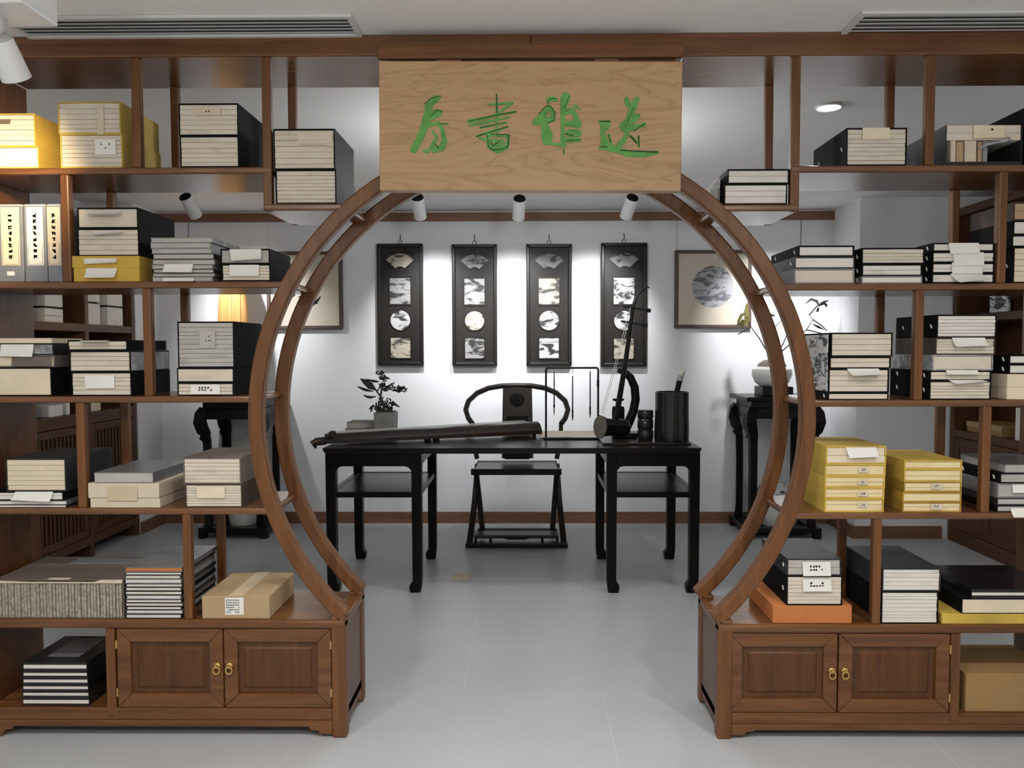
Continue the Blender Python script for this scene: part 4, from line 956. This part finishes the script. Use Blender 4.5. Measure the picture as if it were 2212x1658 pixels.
# paper and brush stand
YQ = 5.02
tag(obj('felt_mat', bx(PX(1166, 5.1), PX(1300, 5.1), 5.0, 5.36, TZ + .0005, TZ + .012), 'felt', None, .003, False, (PX(1233, 5.1), 5.18, TZ)), 'beige writing felt lying under the brush stand', 'mat')
x0, x1 = PX(1179, YQ), PX(1291, YQ); zt = PZ(794, YQ); zbase = TZ + .0005
t = thing('brush_stand', 'thin black rectangular brush stand on the long table', 'stand', ((x0 + x1) / 2, YQ, TZ))
YQ2 = YQ - .045
obj('frame', tube(BM(), [(x0, YQ2, zbase + .012), (x0, YQ2, zt - .012), (x0 + .004, YQ2, zt - .003), (x0 + .012, YQ2, zt), (x1 - .012, YQ2, zt), (x1 - .004, YQ2, zt - .003), (x1, YQ2, zt - .012), (x1, YQ2, zbase + .012)], .0065, 8), 'ebony_v', t, 0, True)
obj('base', bx(x0 - .02, x1 + .02, YQ2 - .045, YQ2 + .02, zbase, zbase + .013), 'ebony', t, .003)
obj('carved_knot', lathe(BM(), [(0, -.03), (.007, -.026), (.009, -.01), (.0075, 0), (.009, .01), (.007, .026), (0, .03)], (x1 - .001, YQ2, PZ(828, YQ2)), 10), 'ebony', t, 0, True)
for px, y0, y1, lab in ((1197, 803, 898, 'calligraphy brush hanging nearest the chair side in the stand'), (1237, 812, 910, 'middle calligraphy brush in the stand, hanging lowest'), (1275, 802, 903, 'calligraphy brush hanging nearest the fiddle in the stand')):
    x = PX(px, YQ2); za, zb2 = PZ(y0, YQ2), PZ(y1, YQ2)
    t = thing('calligraphy_brush', lab, 'brush', (x, YQ2, zb2), 'hanging calligraphy brushes')
    obj('handle', lathe(BM(), [(0, za), (.0035, za), (.0045, zb2 + .08), (.006, zb2 + .07), (.006, zb2 + .055), (0, zb2 + .055)], (x, YQ2, 0), 10), 'ebony_v', t, 0, True)
    obj('bristles', lathe(BM(), [(0, zb2 + .0545), (.0055, zb2 + .0545), (.0065, zb2 + .035), (.003, zb2 + .012), (.0005, zb2)], (x, YQ2, 0), 10), 'hair' if px == 1197 else 'bark', t, 0, True)
    obj('loop', tube(BM(), [(x, YQ2, za), (x, YQ2, zt - .0068)], .0008, 5), 'ink', t)

# fiddle, pots
tag(obj('wooden_tray', bx(PX(1300, 4.72), PX(1490, 4.72), 4.66, 5.02, TZ + .0005, TZ + .013), 'chairwood', None, .003, False, (PX(1400, 4.72), 4.84, TZ)), 'flat dark wooden tray under the fiddle and brush pot', 'tray')
TT = TZ + .0136
YE = 4.80
t = thing('two_string_fiddle', 'dark two-string fiddle leaning with its long neck in front of a panel', 'fiddle', (PX(1330, YE), YE, TT))
nk = [at(1331, 905, YE), at(1338, 860, YE), at(1350, 790, YE + .01), at(1363, 700, YE + .02), at(1368, 664, YE + .025), at(1374, 642, YE + .03), at(1384, 630, YE + .03), at(1398, 618, YE + .03), at(1404, 622, YE + .03)]
obj('neck', tube(BM(), nk, [.018, .018, .016, .014, .013, .011, .009, .007, .003], 8), 'ebony_v', t, 0, True)
for p0, p1 in (((1346, 661), (1406, 671)), ((1341, 693), (1399, 703))):
    pa, pb = at(*p0, YE + .02), at(*p1, YE + .0)
    obj('peg', tube(BM(), [pa, pa + (pb - pa) * .55, pa + (pb - pa) * .78, pa + (pb - pa) * .8, pb], [.006, .006, .007, .013, .012], 8), 'ebony', t, 0, True)
obj('string', tube(BM(), [at(1362, 664, YE - .005), at(1330, 780, YE - .02), at(1299, 893, YE - .05)], .0022, 5), 'string', t)
obj('string', tube(BM(), [at(1357, 697, YE - .005), at(1330, 795, YE - .02), at(1303, 893, YE - .05)], .0018, 5), 'string', t)
obj('string_loop', tube(BM(), [at(1343, 741, YE - .012), at(1352, 744, YE)], .003, 6), 'string', t)
cB = at(1322, 915, YE); axd = Vector((-.86, -.5, .08)).normalized(); cB.z = TT + .081
obj('sound_box', lathe(BM(), [(0, -.11), (.052, -.11), (.058, -.09), (.054, 0), (.06, .07), (.074, .085), (.074, .09), (0, .09)], cB, 8, axd), 'ebony', t)
obj('snakeskin', lathe(BM(), [(0, .0905), (.07, .0905), (.07, .093), (0, .093)], cB, 24, axd), 'snake', t)
# crescent ornament
t = thing('crescent_ornament', 'thick black crescent-shaped ornament standing behind the fiddle', 'ornament', (PX(1360, 4.95), 4.95, TT))
YC = 4.95
obj('crescent', tube(BM(), [at(1334, 799, YC), at(1349, 803, YC), at(1362, 815, YC), at(1371, 836, YC), at(1373, 862, YC), at(1368, 888, YC), at(1358, 912, YC), at(1346, 934, YC)], [.014, .022, .026, .0275, .028, .029, .031, .033], 10, flat=1.0), 'ebony_v', t, 0, True)
zf = at(1350, 934, YC).z
obj('base', bx(PX(1322, YC), PX(1376, YC), YC - .05, YC + .05, TT, zf), 'ebony', t, .006)
def pot(name, label, px0, px1, py, Y, prof, m, cat, extra=None):
    x0, x1 = PX(px0, Y, 900), PX(px1, Y, 900); r = (x1 - x0) / 2; z1 = PZ(py, Y); h = z1 - TT
    t = thing(name, label, cat, ((x0 + x1) / 2, Y, TT))
    obj('body', lathe(BM(), [(a * r, TT + b * h) for a, b in prof], ((x0 + x1) / 2, Y, 0), 32), m, t, 0, True)
    return t, (x0 + x1) / 2, r, z1
t, xc, r, z1 = pot('brush_pot', 'large black lacquered brush pot at the end of the table', 1414, 1488, 846, 4.76, [(0, 0), (.98, 0), (1.0, .05), (1.0, .3), (.97, .55), (.965, .8), (.97, 1), (.9, 1), (.88, .2), (0, .19)], 'gloss_black', 'pot')
t = thing('large_brush', 'big brush with pale tip sticking out of the black brush pot', 'brush', (xc, 4.76, z1 - .2))
obj('handle', tube(BM(), [at(1455, 872, 4.76), at(1464, 838, 4.76), at(1468, 822, 4.76)], [.016, .017, .018], 12), 'ebony_v', t, 0, True)
obj('ferrule', tube(BM(), [at(1468, 822, 4.76), at(1471, 811, 4.76)], [.0185, .0185], 12), 'grey_cloth', t, 0, True)
obj('bristles', tube(BM(), [at(1471, 811, 4.76), at(1475, 803, 4.76), at(1478, 797, 4.76)], [.018, .016, .004], 12), 'hair', t, 0, True)
t, xc, r, z1 = pot('ink_jar', 'squat black glazed jar between the crescent and the brush pot', 1377, 1411, 885, 4.80, [(0, 0), (.9, 0), (1, .08), (1, .3), (.9, .36), (1, .42), (1, .66), (.9, .7), (1, .76), (1, .95), (.93, 1), (0, 1)], 'gloss_black', 'jar')
t, xc, r, z1 = pot('seal_box', 'small dark stone seal inside the curve of the crescent', 1322, 1349, 878, 5.12, [(0, 0), (1, 0), (1, .9), (.9, 1), (.45, 1), (.4, 1.18), (.85, 1.22), (.95, 1.28), (0, 1.28)], 'black', 'seal')

# ---------------------------------------------------------------- folding armchair
xm = PX(1116, 5.85); CY0, CY1 = 5.64, 6.12
t = thing('folding_armchair', 'dark folding armchair with horseshoe rail and carved splat behind the table', 'chair', (xm, 5.88, 0))
def AP(px, py, Y): return at(px, py, Y)
rail = [(1021, 915, 5.70), (1012, 903, 5.73), (1006, 885, 5.78), (1012, 866, 5.85), (1030, 849, 5.94), (1055, 838, 6.02), (1084, 833, 6.07), (1116, 832, 6.08)]
rail = rail + [(2 * 1116.5 - a, b_, c) for a, b_, c in rail[-2::-1]]
obj('arm_rail', tube(BM(), [AP(*q) for q in rail], [.020] * 3 + [.021] * (len(rail) - 6) + [.020] * 3, 10), 'chairwood', t, 0, True)
sb = BM(); sx0, sx1 = PX(1086, 6.07), PX(1149, 6.07); zs_ = PZ(995, 5.9)
quadbox(sb, [(sx0 - .01, 6.03, zs_), (sx1 + .01, 6.03, zs_), (sx1 + .01, 6.05, zs_), (sx0 - .01, 6.05, zs_), (sx0, 6.06, PZ(836, 6.06)), (sx1, 6.06, PZ(836, 6.06)), (sx1, 6.08, PZ(836, 6.06)), (sx0, 6.08, PZ(836, 6.06))])
sp = obj('splat', sb, 'chairwood', t, .006)
p = at(1117, 862, 6.05)
obj('medallion', lathe(BM(), [(0, 0), (.055, 0), (.058, .004), (.045, .008), (.03, .005), (0, .009)], (p.x, 6.052, p.z), 24, (0, -1, 0)), 'ebony', sp, 0, True)
p = at(1117, 902, 6.04)
obj('carved_panel', bx(p.x - .085, p.x + .085, 6.032, 6.04, p.z - .03, p.z + .02), 'ebony', sp, .004)
p = at(1117, 983, 6.03)
obj('carved_panel', bx(p.x - .10, p.x + .10, 6.018, 6.028, p.z - .03, p.z + .04), 'ebony', sp, .004)
for s in (-1, 1):
    a = AP(1116.5 + s * 95.5, 915, 5.70); b_ = AP(1116.5 + s * 86, 990, 5.70)
    obj('arm_post', tube(BM(), [a, (a + b_) / 2 + Vector((s * .012, -.01, 0)), b_], [.016, .017, .018], 8), 'chairwood', t, 0, True)
zq = PZ(1012, 5.66)
f0, f1 = PX(1016, 5.66), PX(1213, 5.66)
obj('seat_rail', bx(f0, f1, 5.64, 5.70, PZ(1025, 5.66), zq), 'ebony', t, .006)
obj('seat_rail', bx(f0 + .02, f1 - .02, 6.03, 6.09, PZ(1025, 5.66), zq), 'ebony', t, .006)
obj('seat', bx(f0 + .03, f1 - .03, 5.70, 6.03, zq - .022, zq - .004), 'chairwood', t, .004)
zl = PZ(1020, 5.66)
for s in (-1, 1):
    xo_, xi_ = xm + s * .335, xm + s * .30
    obj('leg', tube(BM(), [(xo_ - s * .02, 6.05, zl), (xo_ - s * .01, 5.86, .30), (xo_ + s * .015, 5.66, .03)], [.020, .022, .022], 4, True), 'chairwood', t, .004)
    obj('leg', tube(BM(), [(xi_, 5.68, zl), (xi_ - s * .01, 5.88, .30), (xi_ - s * .02, 6.10, .03)], [.020, .021, .021], 4, True), 'chairwood', t, .004)
g0, g1 = PX(1003, 5.64), PX(1227, 5.64)
obj('base_rail', bx(g0, g1, 5.63, 5.70, 0, .036), 'ebony', t, .006)
obj('base_rail', bx(g0 + .06, g1 - .06, 6.07, 6.13, 0, .036), 'ebony', t, .006)
h0, h1 = PX(1024, 5.70), PX(1206, 5.70); zf1 = PZ(1148, 5.70)
obj('footrest', bx(h0, h1, 5.60, 5.74, zf1 - .02, zf1), 'chairwood', t, .004)
fa = BM(); zq0 = .037
prism(fa, [(h0, zf1 - .021), (h1, zf1 - .021), (h1, zf1 - .035), (xm + .1, zf1 - .035), (xm + .06, zf1 - .045), (xm - .06, zf1 - .045), (xm - .1, zf1 - .035), (h0, zf1 - .035)], 5.64, 5.655)
for x in (h0, h0 + .11, h1 - .13, h1 - .02): box(fa, x, x + .02, 5.64, 5.655, zq0, zf1 - .035)
obj('footrest_apron', fa, 'ebony', t)

# ---------------------------------------------------------------- flower stands
def flowerstand(x0, x1, y0, y1, h, label):
    t = thing('flower_stand', label, 'stand', ((x0 + x1) / 2, (y0 + y1) / 2, 0), 'tall flower stands')
    obj('top_board', bx(x0 - .035, x1 + .035, y0 - .035, y1 + .035, h - .035, h), 'ebony', t, .010)
    obj('waist', bx(x0 + .01, x1 - .01, y0 + .01, y1 - .01, h - .085, h - .0352), 'ebony', t, .003)
    ap = BM()
    for (a, b_, c, d_) in ((x0, x1, y0, y0 + .022), (x0, x1, y1 - .022, y1), (x0, x0 + .022, y0 + .022, y1 - .022), (x1 - .022, x1, y0 + .022, y1 - .022)): box(ap, a, b_, c, d_, h - .17, h - .0852)
    obj('apron', ap, 'ebony', t, .006)
    for sx, x in ((-1, x0), (1, x1)):
        for sy, y in ((-1, y0), (1, y1)):
            q = lambda o_, z: (x + sx * o_ - sx * .03, y + sy * o_ - sy * .03, z)
            obj('leg', tube(BM(), [q(.012, h - .09), q(.03, h - .13), q(.036, h - .19), q(.022, h - .25), q(.004, h - .29), q(.012, h - .31), q(-.002, h - .34), q(-.006, h * .5), q(-.006, .2), q(.0, .08)], [.03, .038, .042, .04, .034, .038, .029, .027, .027, .03], 4, True), 'ebony_v', t, .006)
    fr = BM(); k = .055
    for (a, b_, c, d_) in ((x0 - .03, x1 + .03, y0 - .03, y0 + k), (x0 - .03, x1 + .03, y1 - k, y1 + .03), (x0 - .03, x0 + k, y0 + k, y1 - k), (x1 - k, x1 + .03, y0 + k, y1 - k)): box(fr, a, b_, c, d_, .045, .085)
    obj('base_frame', fr, 'ebony', t, .006)
    obj('base_tray', bx(x0 + k, x1 - k, y0 + k, y1 - k, .052, .066), 'ebony', t)
    for x in (x0, x1):
        for y in (y0, y1): obj('foot', bx(x - .03, x + .03, y - .03, y + .03, 0, .045), 'ebony', t, .006)
FH = 1.10
flowerstand(-2.54, -2.06, 5.93, 6.38, FH, 'tall black flower stand with curved legs holding the amber ornament')
flowerstand(1.715, 2.24, 5.93, 6.38, FH, 'tall black flower stand with curved legs holding the white planter')
def porcelain(xc, yc, r, h, label, name='porcelain_pot'):
    t = thing(name, label, 'pot', (xc, yc, .0665))
    obj('body', lathe(BM(), [(0, .0005), (r * .68, .0005), (r * .72, .012), (r * .86, h * .4), (r, h * .85), (r * 1.02, h * .9)], (xc, yc, .0665), 32), 'ceramic', t, 0, True)
    b2 = obj('patterned_band', lathe(BM(), [(r * 1.03, h * .80), (r * 1.05, h * .9), (r * 1.06, h), (r * .96, h), (r * .95, h * .85)], (xc, yc, .0665), 32), 'porcelain_blue', t, 0, True)
porcelain(PX(518, 6.14), 6.14, .145, .42, 'white porcelain planter under the stand with the amber ornament')
porcelain(PX(1686, 6.13), 6.13, .19, .30, 'white porcelain planter with dark band under the planter-topped stand')
# amber ornament
xc = PX(505, 6.15); Zb = FH + .0005
t = thing('wooden_ornament', 'tall amber wooden oval ornament with vertical ribs on a dark foot', 'ornament', (xc, 6.15, Zb))
obj('foot', lathe(BM(), [(0, 0), (.11, 0), (.11, .02), (.06, .035), (.05, .06), (0, .06)], (xc, 6.15, Zb), 28), 'ebony', t, 0, True)
pr = [(0, .0605), (.05, .0605)] + [(.118 * math.sin(math.pi * (k / 20)) ** .5 + .004, .0605 + 1.03 * k / 20) for k in range(2, 20)] + [(0, 1.09)]
obj('body', lathe(BM(), pr, (xc, 6.15, Zb), 32, None, 1, .55), 'amber', t, 0, True)
for dx in (-.02, .012, .075):
    o_ = BM(); pts = []
    for k in range(3, 18):
        r = .118 * math.sin(math.pi * k / 20) ** .5 + .004; q = max(.0, 1 - (dx / r) ** 2) ** .5
        pts.append((xc + dx, 6.15 - r * .55 * q - .001, Zb + .0605 + 1.03 * k / 20))
    obj('rib', tube(o_, pts, .004, 6), 'amber', t, 0, True)
# planter, base and twigs on the other stand
Yp = 6.08; xc = PX(1668, Yp)
t = thing('flower_planter', 'white round planter on a black base with dry twigs and leaves', 'plant', (xc, Yp, FH))
obj('base', bx(PX(1640, Yp), PX(1706, Yp), Yp - .1, Yp + .12, FH + .0005, FH + .075), 'ebony', t, .006)
hb = FH + .0755
obj('bowl', lathe(BM(), [(0, 0), (.09, 0), (.13, .03), (.155, .09), (.15, .135), (.125, .155), (.11, .15), (0, .14)], (xc, Yp, hb), 32), 'ceramic', t, 0, True)
obj('soil_mound', lathe(BM(), [(0, .1), (.118, .149), (.10, .18), (.06, .205), (0, .215)], (xc, Yp, hb), 28), 'taupe', t, 0, True)
bm = BM()
TW = [[(1668, 772), (1660, 740), (1668, 712), (1690, 690), (1700, 664)], [(1672, 772), (1692, 742), (1700, 722), (1694, 700)], [(1676, 770), (1712, 738), (1742, 712), (1756, 690), (1748, 680)], [(1756, 690), (1776, 704), (1786, 714)],
      [(1665, 772), (1640, 730), (1622, 706), (1612, 680), (1614, 655)], [(1622, 706), (1604, 716), (1594, 722)], [(1742, 712), (1760, 716), (1790, 724)], [(1712, 738), (1706, 712), (1714, 700)], [(1748, 680), (1764, 662), (1776, 652)]]
for k, tw in enumerate(TW):
    tube(bm, [at(x, y, Yp + (k % 3 - 1) * .03 * i) for i, (x, y) in enumerate(tw)], [.0055 - .0009 * i for i in range(len(tw))], 6)
obj('twigs', bm, 'bark', t, 0, True)
bm = BM()
def lf(pts, ws, Yl):
    blade(bm, [at(x, y, Yl + i * .012) for i, (x, y) in enumerate(pts)], [w * Yl / F for w in ws])
lf([(1770, 662), (1764, 650), (1752, 646), (1740, 656)], [2, 6, 5, 1], Yp - .02); lf([(1770, 660), (1780, 654), (1786, 660), (1784, 664)], [2, 7, 5, 1], Yp); lf([(1772, 656), (1780, 652), (1790, 648)], [2, 5, 1], Yp + .03)
lf([(1768, 664), (1766, 672), (1762, 672)], [3, 6, 1], Yp); lf([(1756, 700), (1768, 706), (1780, 712)], [2, 5, 1], Yp); lf([(1700, 664), (1706, 660), (1712, 658)], [2, 6, 1], Yp)
lf([(1655, 676), (1664, 680), (1674, 682)], [3, 7, 2], Yp + .05)
obj('leaves', bm, 'leaf_dark', t)
bm = BM()
lf([(1614, 655), (1612, 672), (1614, 690), (1610, 700)], [4, 10, 12, 2], Yp - .02); lf([(1612, 676), (1602, 680), (1596, 692), (1592, 704)], [3, 7, 6, 1], Yp - .05); lf([(1606, 690), (1600, 700), (1606, 708)], [6, 12, 2], Yp - .06); lf([(1618, 690), (1610, 698), (1602, 704)], [5, 8, 2], Yp - .01)
obj('green_leaves', bm, 'leaf_green', t)
tag(obj('paper_ornament', prism(BM(), [tuple(at(x, y, 6.02).xz) for x, y in ((1702, 782), (1716, 746), (1728, 790), (1712, 796))], 6.015, 6.02), 'kraft', None, 0, False, tuple(at(1714, 790, 6.02))), 'folded tan paper piece beside the white planter, half behind the arch', 'paper') if False else None
# small vase behind the stand legs
xv = PX(1692, 6.3)

# ---------------------------------------------------------------- side bookcases of the back room
# slatted one
XB = XL; 
t = thing('slatted_bookcase', 'brown built-in bookcase with slatted lower doors along the side wall', 'bookcase', (XB - .17, 5.2, 0))
ya, yb_ = 3.9, 6.055; D0 = XB - .345
zr_ = [.0, .10, .985, 1.03, 1.60, 1.64, 2.3]
ym_ = [4.70, 5.42]
for y in (ya, 4.72, 5.37, yb_ - .05): obj('upright', bx(D0, XB, y, y + .045, 0, 2.36), 'rearwood_v', t, .004)
for z0, z1 in ((.09, .15), (.95, 1.03), (1.60, 1.655), (2.30, 2.36)): obj('shelf', bx(D0, XB - .001, ya + .045, yb_ - .05, z0, z1), 'rearwood_y', t, .004)
obj('back_panel', bx(D0 - .008, D0, ya, yb_, .09, 2.36), 'rearwood_v', t)
for y0, y1 in ((4.77, 5.355), (5.41, 6.0)):
    f = BM()
    box(f, XB - .03, XB - .002, y0, y0 + .05, .155, .945); box(f, XB - .03, XB - .002, y1 - .05, y1, .155, .945)
    box(f, XB - .03, XB - .002, y0 + .05, y1 - .05, .155, .205); box(f, XB - .03, XB - .002, y0 + .05, y1 - .05, .895, .945)
    dr = obj('door', f, 'rearwood_v', t, .003)
    n = 11; w = (y1 - y0 - .1) / n
    for k in range(n): obj('slat', bx(XB - .024, XB - .008, y0 + .05 + w * (k + .28), y0 + .05 + w * (k + .72), .205, .895), 'rearwood_v', dr)
def sidepack(y0, y1, z0, z1, label, m='pages_white', cv='white_paper', split=None):
    s = thing('white_parcel', label, 'parcel', (XB - .15, (y0 + y1) / 2, z0), 'white parcels in the slatted bookcase')
    obj('wrapper', bx(XB - .27, XB - .035, y0, y1, z0, z1), cv, s, .004)
    if split: obj('fold', bx(XB - .0348, XB - .033, y0 + .004, y1 - .002, z0 + (z1 - z0) * split, z0 + (z1 - z0) * split + .004), 'grey_cloth', s)
def Yx(px): return atx(px, 700, XB - .035).y
zA = 1.6556
def zx(py, px): return atx(px, py, XB - .035).z
n_ = 0
for (a, b_, ym1, lab) in ((98, 137, 666, 'by the near upright'), (183, 217, 655, 'in the middle of the row'), (233, 266, 664, 'at the far end of the row')):
    y0, y1 = Yx(a), Yx(b_); zm = zx(ym1, (a + b_) / 2)
    sidepack(y0, y1, zA, zm - .001, 'lower white parcel %s above the slats' % lab, split=.45 if n_ == 0 else None)
    sidepack(y0 + .005, y1, zm + .012, zm + .30, 'upper white parcel %s above the slats' % lab)
    s = bx(XB - .26, XB - .05, y0 + .006, y1 - .006, zm - .0004, zm + .0116); tag(obj('card_sheet', s, 'ink', None, 0, False, (XB - .15, (y0 + y1) / 2, zm)), 'dark card separating the two white parcels %s' % lab, 'card'); n_ += 1
zN = 1.0306
for (a, b_, h, cv, lab) in ((100, 131, .075, 'white_paper', 'small white parcel low in the niche above the slatted doors'), (139, 146, .24, 'white_paper', 'bluish white parcel standing in the niche above the slatted doors'), (182, 213, .26, 'cream', 'cream parcel at the far side of the niche above the slatted doors')):
    sidepack(Yx(a), Yx(b_), zN, zN + h, lab, cv=cv)
build = build_item
# wooden one on the other side
XC = XR
t = thing('panelled_bookcase', 'reddish brown bookcase with panelled lower doors along the grey wall', 'bookcase', (XC + .17, 5.3, 0))
ya, yb_ = 4.1, 5.915; D1 = XC + .345
for y in (ya, 5.03, yb_ - .05): obj('upright', bx(XC, D1, y, y + .05, 0, 2.52), 'rearwood_v', t, .004)
for z0, z1 in ((.0, .10), (.80, .855), (1.665, 1.72), (2.17, 2.215), (2.46, 2.52)): obj('shelf', bx(XC + .001, D1, ya + .05, yb_ - .05, z0, z1), 'rearwood_y', t, .004)
obj('back_panel', bx(D1, D1 + .012, ya, yb_, 0, 2.52), 'rearwood_v', t)
for y0, y1 in ((4.155, 4.585), (4.59, 5.025), (5.085, 5.47), (5.475, 5.86)):
    f = BM(); box(f, XC + .004, XC + .026, y0, y0 + .06, .105, .795); box(f, XC + .004, XC + .026, y1 - .06, y1, .105, .795); box(f, XC + .004, XC + .026, y0 + .06, y1 - .06, .105, .165); box(f, XC + .004, XC + .026, y0 + .06, y1 - .06, .735, .795)
    dr = obj('door', f, 'rearwood_v', t, .003); obj('panel', bx(XC + .012, XC + .022, y0 + .058, y1 - .058, .163, .737), 'rearwood_v', dr)
def sidebox(y0, y1, z0, h, nm, label, cat, m, dx=.03, group=None, d=.24):
    return tag(obj(nm, bx(XC + dx, XC + dx + d, y0, y1, z0 + .0006, z0 + h), m, None, .004, False, (XC + .15, (y0 + y1) / 2, z0)), label, cat, group)
def Yr(px): return atx(px, 700, XC + .03).y
b1 = thing('dark_album', 'black album lying on the top shelf of the panelled bookcase', 'book', (XC + .15, 5.45, 2.2156))
obj('cover', bx(XC + .03, XC + .28, 5.22, 5.62, 2.2156, 2.275), 'black', b1, .004); obj('page_block', bx(XC + .028, XC + .0298, 5.23, 5.61, 2.2216, 2.235), 'kraft_dark', b1)
pz = 1.7206
b1 = thing('decorated_tile', 'upright white tile with black ink figures on the panelled bookcase shelf', 'tile', (XC + .1, (Yr(2136) + Yr(2176)) / 2, pz))
obj('tile', bx(XC + .03, XC + .05, Yr(2176), Yr(2136), pz, pz + .17), 'porcelain_blue', b1, .003); obj('easel', bx(XC + .051, XC + .09, Yr(2170), Yr(2142), pz, pz + .08), 'ebony', b1)
z = .8556
bb = thing('brown_carton', 'flat tan carton lying above the panelled lower doors', 'box', (XC + .16, 5.45, z))
obj('body', bx(XC + .03, XC + .3, 5.32, 5.74, z, z + .075), 'kraft_dark', bb, .004); obj('lid_edge', bx(XC + .027, XC + .0296, 5.318, 5.742, z + .04, z + .077), 'kraft', bb)
sidebox(5.10, 5.16, z, .22, 'white_booklet', 'thin white booklet standing upright above the panelled lower doors', 'book', 'pages_white', .02)
zk = z
for i in range(5):
    y0 = 4.80 - .0; 
    build_hi = .055
    b1 = thing('patterned_case', 'patterned grey case in the pile on the middle shelf of the panelled bookcase', 'slipcase', (XC + .15, 4.92, zk), 'patterned cases in the panelled bookcase')
    obj('cover', bx(XC + .03, XC + .27, 4.70, 5.0, zk + .0006, zk + .105), 'black', b1, .003); obj('pages', bx(XC + .027, XC + .0298, 4.71, 4.99, zk + .02, zk + .09), 'porcelain_blue' if i % 2 else 'pages_white', b1); zk += .1056

# floor socket
p0, p1 = atz(975, 1254, 0), atz(1018, 1240, 0)
t = thing('floor_socket', 'small cream socket plate set on the floor in front of the chair', 'socket', ((p0.x + p1.x) / 2, (p0.y + p1.y) / 2, 0))
obj('plate', bx(p0.x, p1.x, p0.y, p1.y, .0004, .006), 'pale_card', t, .002)
obj('cover_flap', bx(p0.x + .015, p1.x - .015, p0.y + .02, p1.y - .02, .0062, .009), 'felt', t)

# ---------------------------------------------------------------- front room lights (ceiling downlights behind the viewer's head)
def downlight(x, y, e, label, col=(1, .965, .92), size=100, aim=None):
    t = thing('ceiling_downlight', label, 'lamp', (x, y, CEIL), 'downlights of the front room')
    obj('rim', torus(BM(), (x, y, CEIL - .006), .062, .006, 'z', 24, 8), 'white_lamp', t, 0, True)
    obj('lens', lathe(BM(), [(0, -.004), (.057, -.004), (.057, -.0005), (0, -.0005)], (x, y, CEIL), 24), 'lit_lens', t)
    l = bpy.data.lights.new('downlight_bulb', 'SPOT'); l.energy = e; l.spot_size = math.radians(size); l.spot_blend = .8; l.shadow_soft_size = .06; l.color = col
    lo = bpy.data.objects.new('downlight_bulb', l); C.objects.link(lo); lo.parent = t; lo.location = (0, 0, -.03)
    if aim: lo.rotation_euler = (Vector(aim) - Vector((x, y, CEIL))).to_track_quat('-Z', 'Y').to_euler()
for i, (x, y, e) in enumerate(((-1.5, 1.25, 78), (0, 1.25, 86), (1.5, 1.25, 86))):
    downlight(x, y, e, 'round ceiling downlight in the front room behind the viewer', size=140)
def fill_lamp(x, y, z, e, label, group, col):
    t = thing('added_fill_lamp', label, 'lamp', (x, y, CEIL), group)
    obj('ceiling_rose', lathe(BM(), [(0, 0), (.05, 0), (.045, -.02), (0, -.02)], (x, y, CEIL - .0005), 20), 'white_lamp', t, 0, True)
    if z < CEIL - .14: obj('rod', tube(BM(), [(x, y, CEIL - .02), (x, y, z + .05)], .006, 8), 'lamp_grey', t, 0, True)
    obj('collar', lathe(BM(), [(0, .06), (.03, .055), (.035, .04), (0, .04)], (x, y, z), 16), 'lamp_grey', t, 0, True)
    l = bpy.data.lights.new('fill_bulb', 'POINT'); l.energy = e; l.shadow_soft_size = .09; l.color = col
    lo = bpy.data.objects.new('fill_bulb', l); C.objects.link(lo); lo.parent = t; lo.location = (0, 0, z - CEIL - .06)
for x in (-1.4, 0, 1.4): fill_lamp(x, .1, 2.2, 27, 'unseen pendant fill lamp added in the front room to brighten its ceiling', 'added fill lamps of the front room', (1, .96, .91))  # unseen pendants added to lighten the ceiling and shelf fronts
for x in (-.26, .26): fill_lamp(x, 4.1, 2.36, 16, 'added fill lamp on the back room ceiling hidden behind the signboard', 'added fill lamps of the back room', (.95, .975, 1))  # added out of sight to raise the ambient light of the back room

w = bpy.data.worlds.new('world'); bpy.context.scene.world = w; w.use_nodes = True
w.node_tree.nodes['Background'].inputs['Color'].default_value = (.5, .52, .55, 1); w.node_tree.nodes['Background'].inputs['Strength'].default_value = .1
sc = bpy.context.scene
sc.view_settings.view_transform = 'Standard'; sc.view_settings.look = 'None'; sc.view_settings.gamma = 1; sc.view_settings.use_curve_mapping = False
sc.view_settings.exposure = 0
sc.cycles.max_bounces = 8; sc.cycles.diffuse_bounces = 5; sc.cycles.use_denoising = True
sc.cycles.sample_clamp_indirect = 4
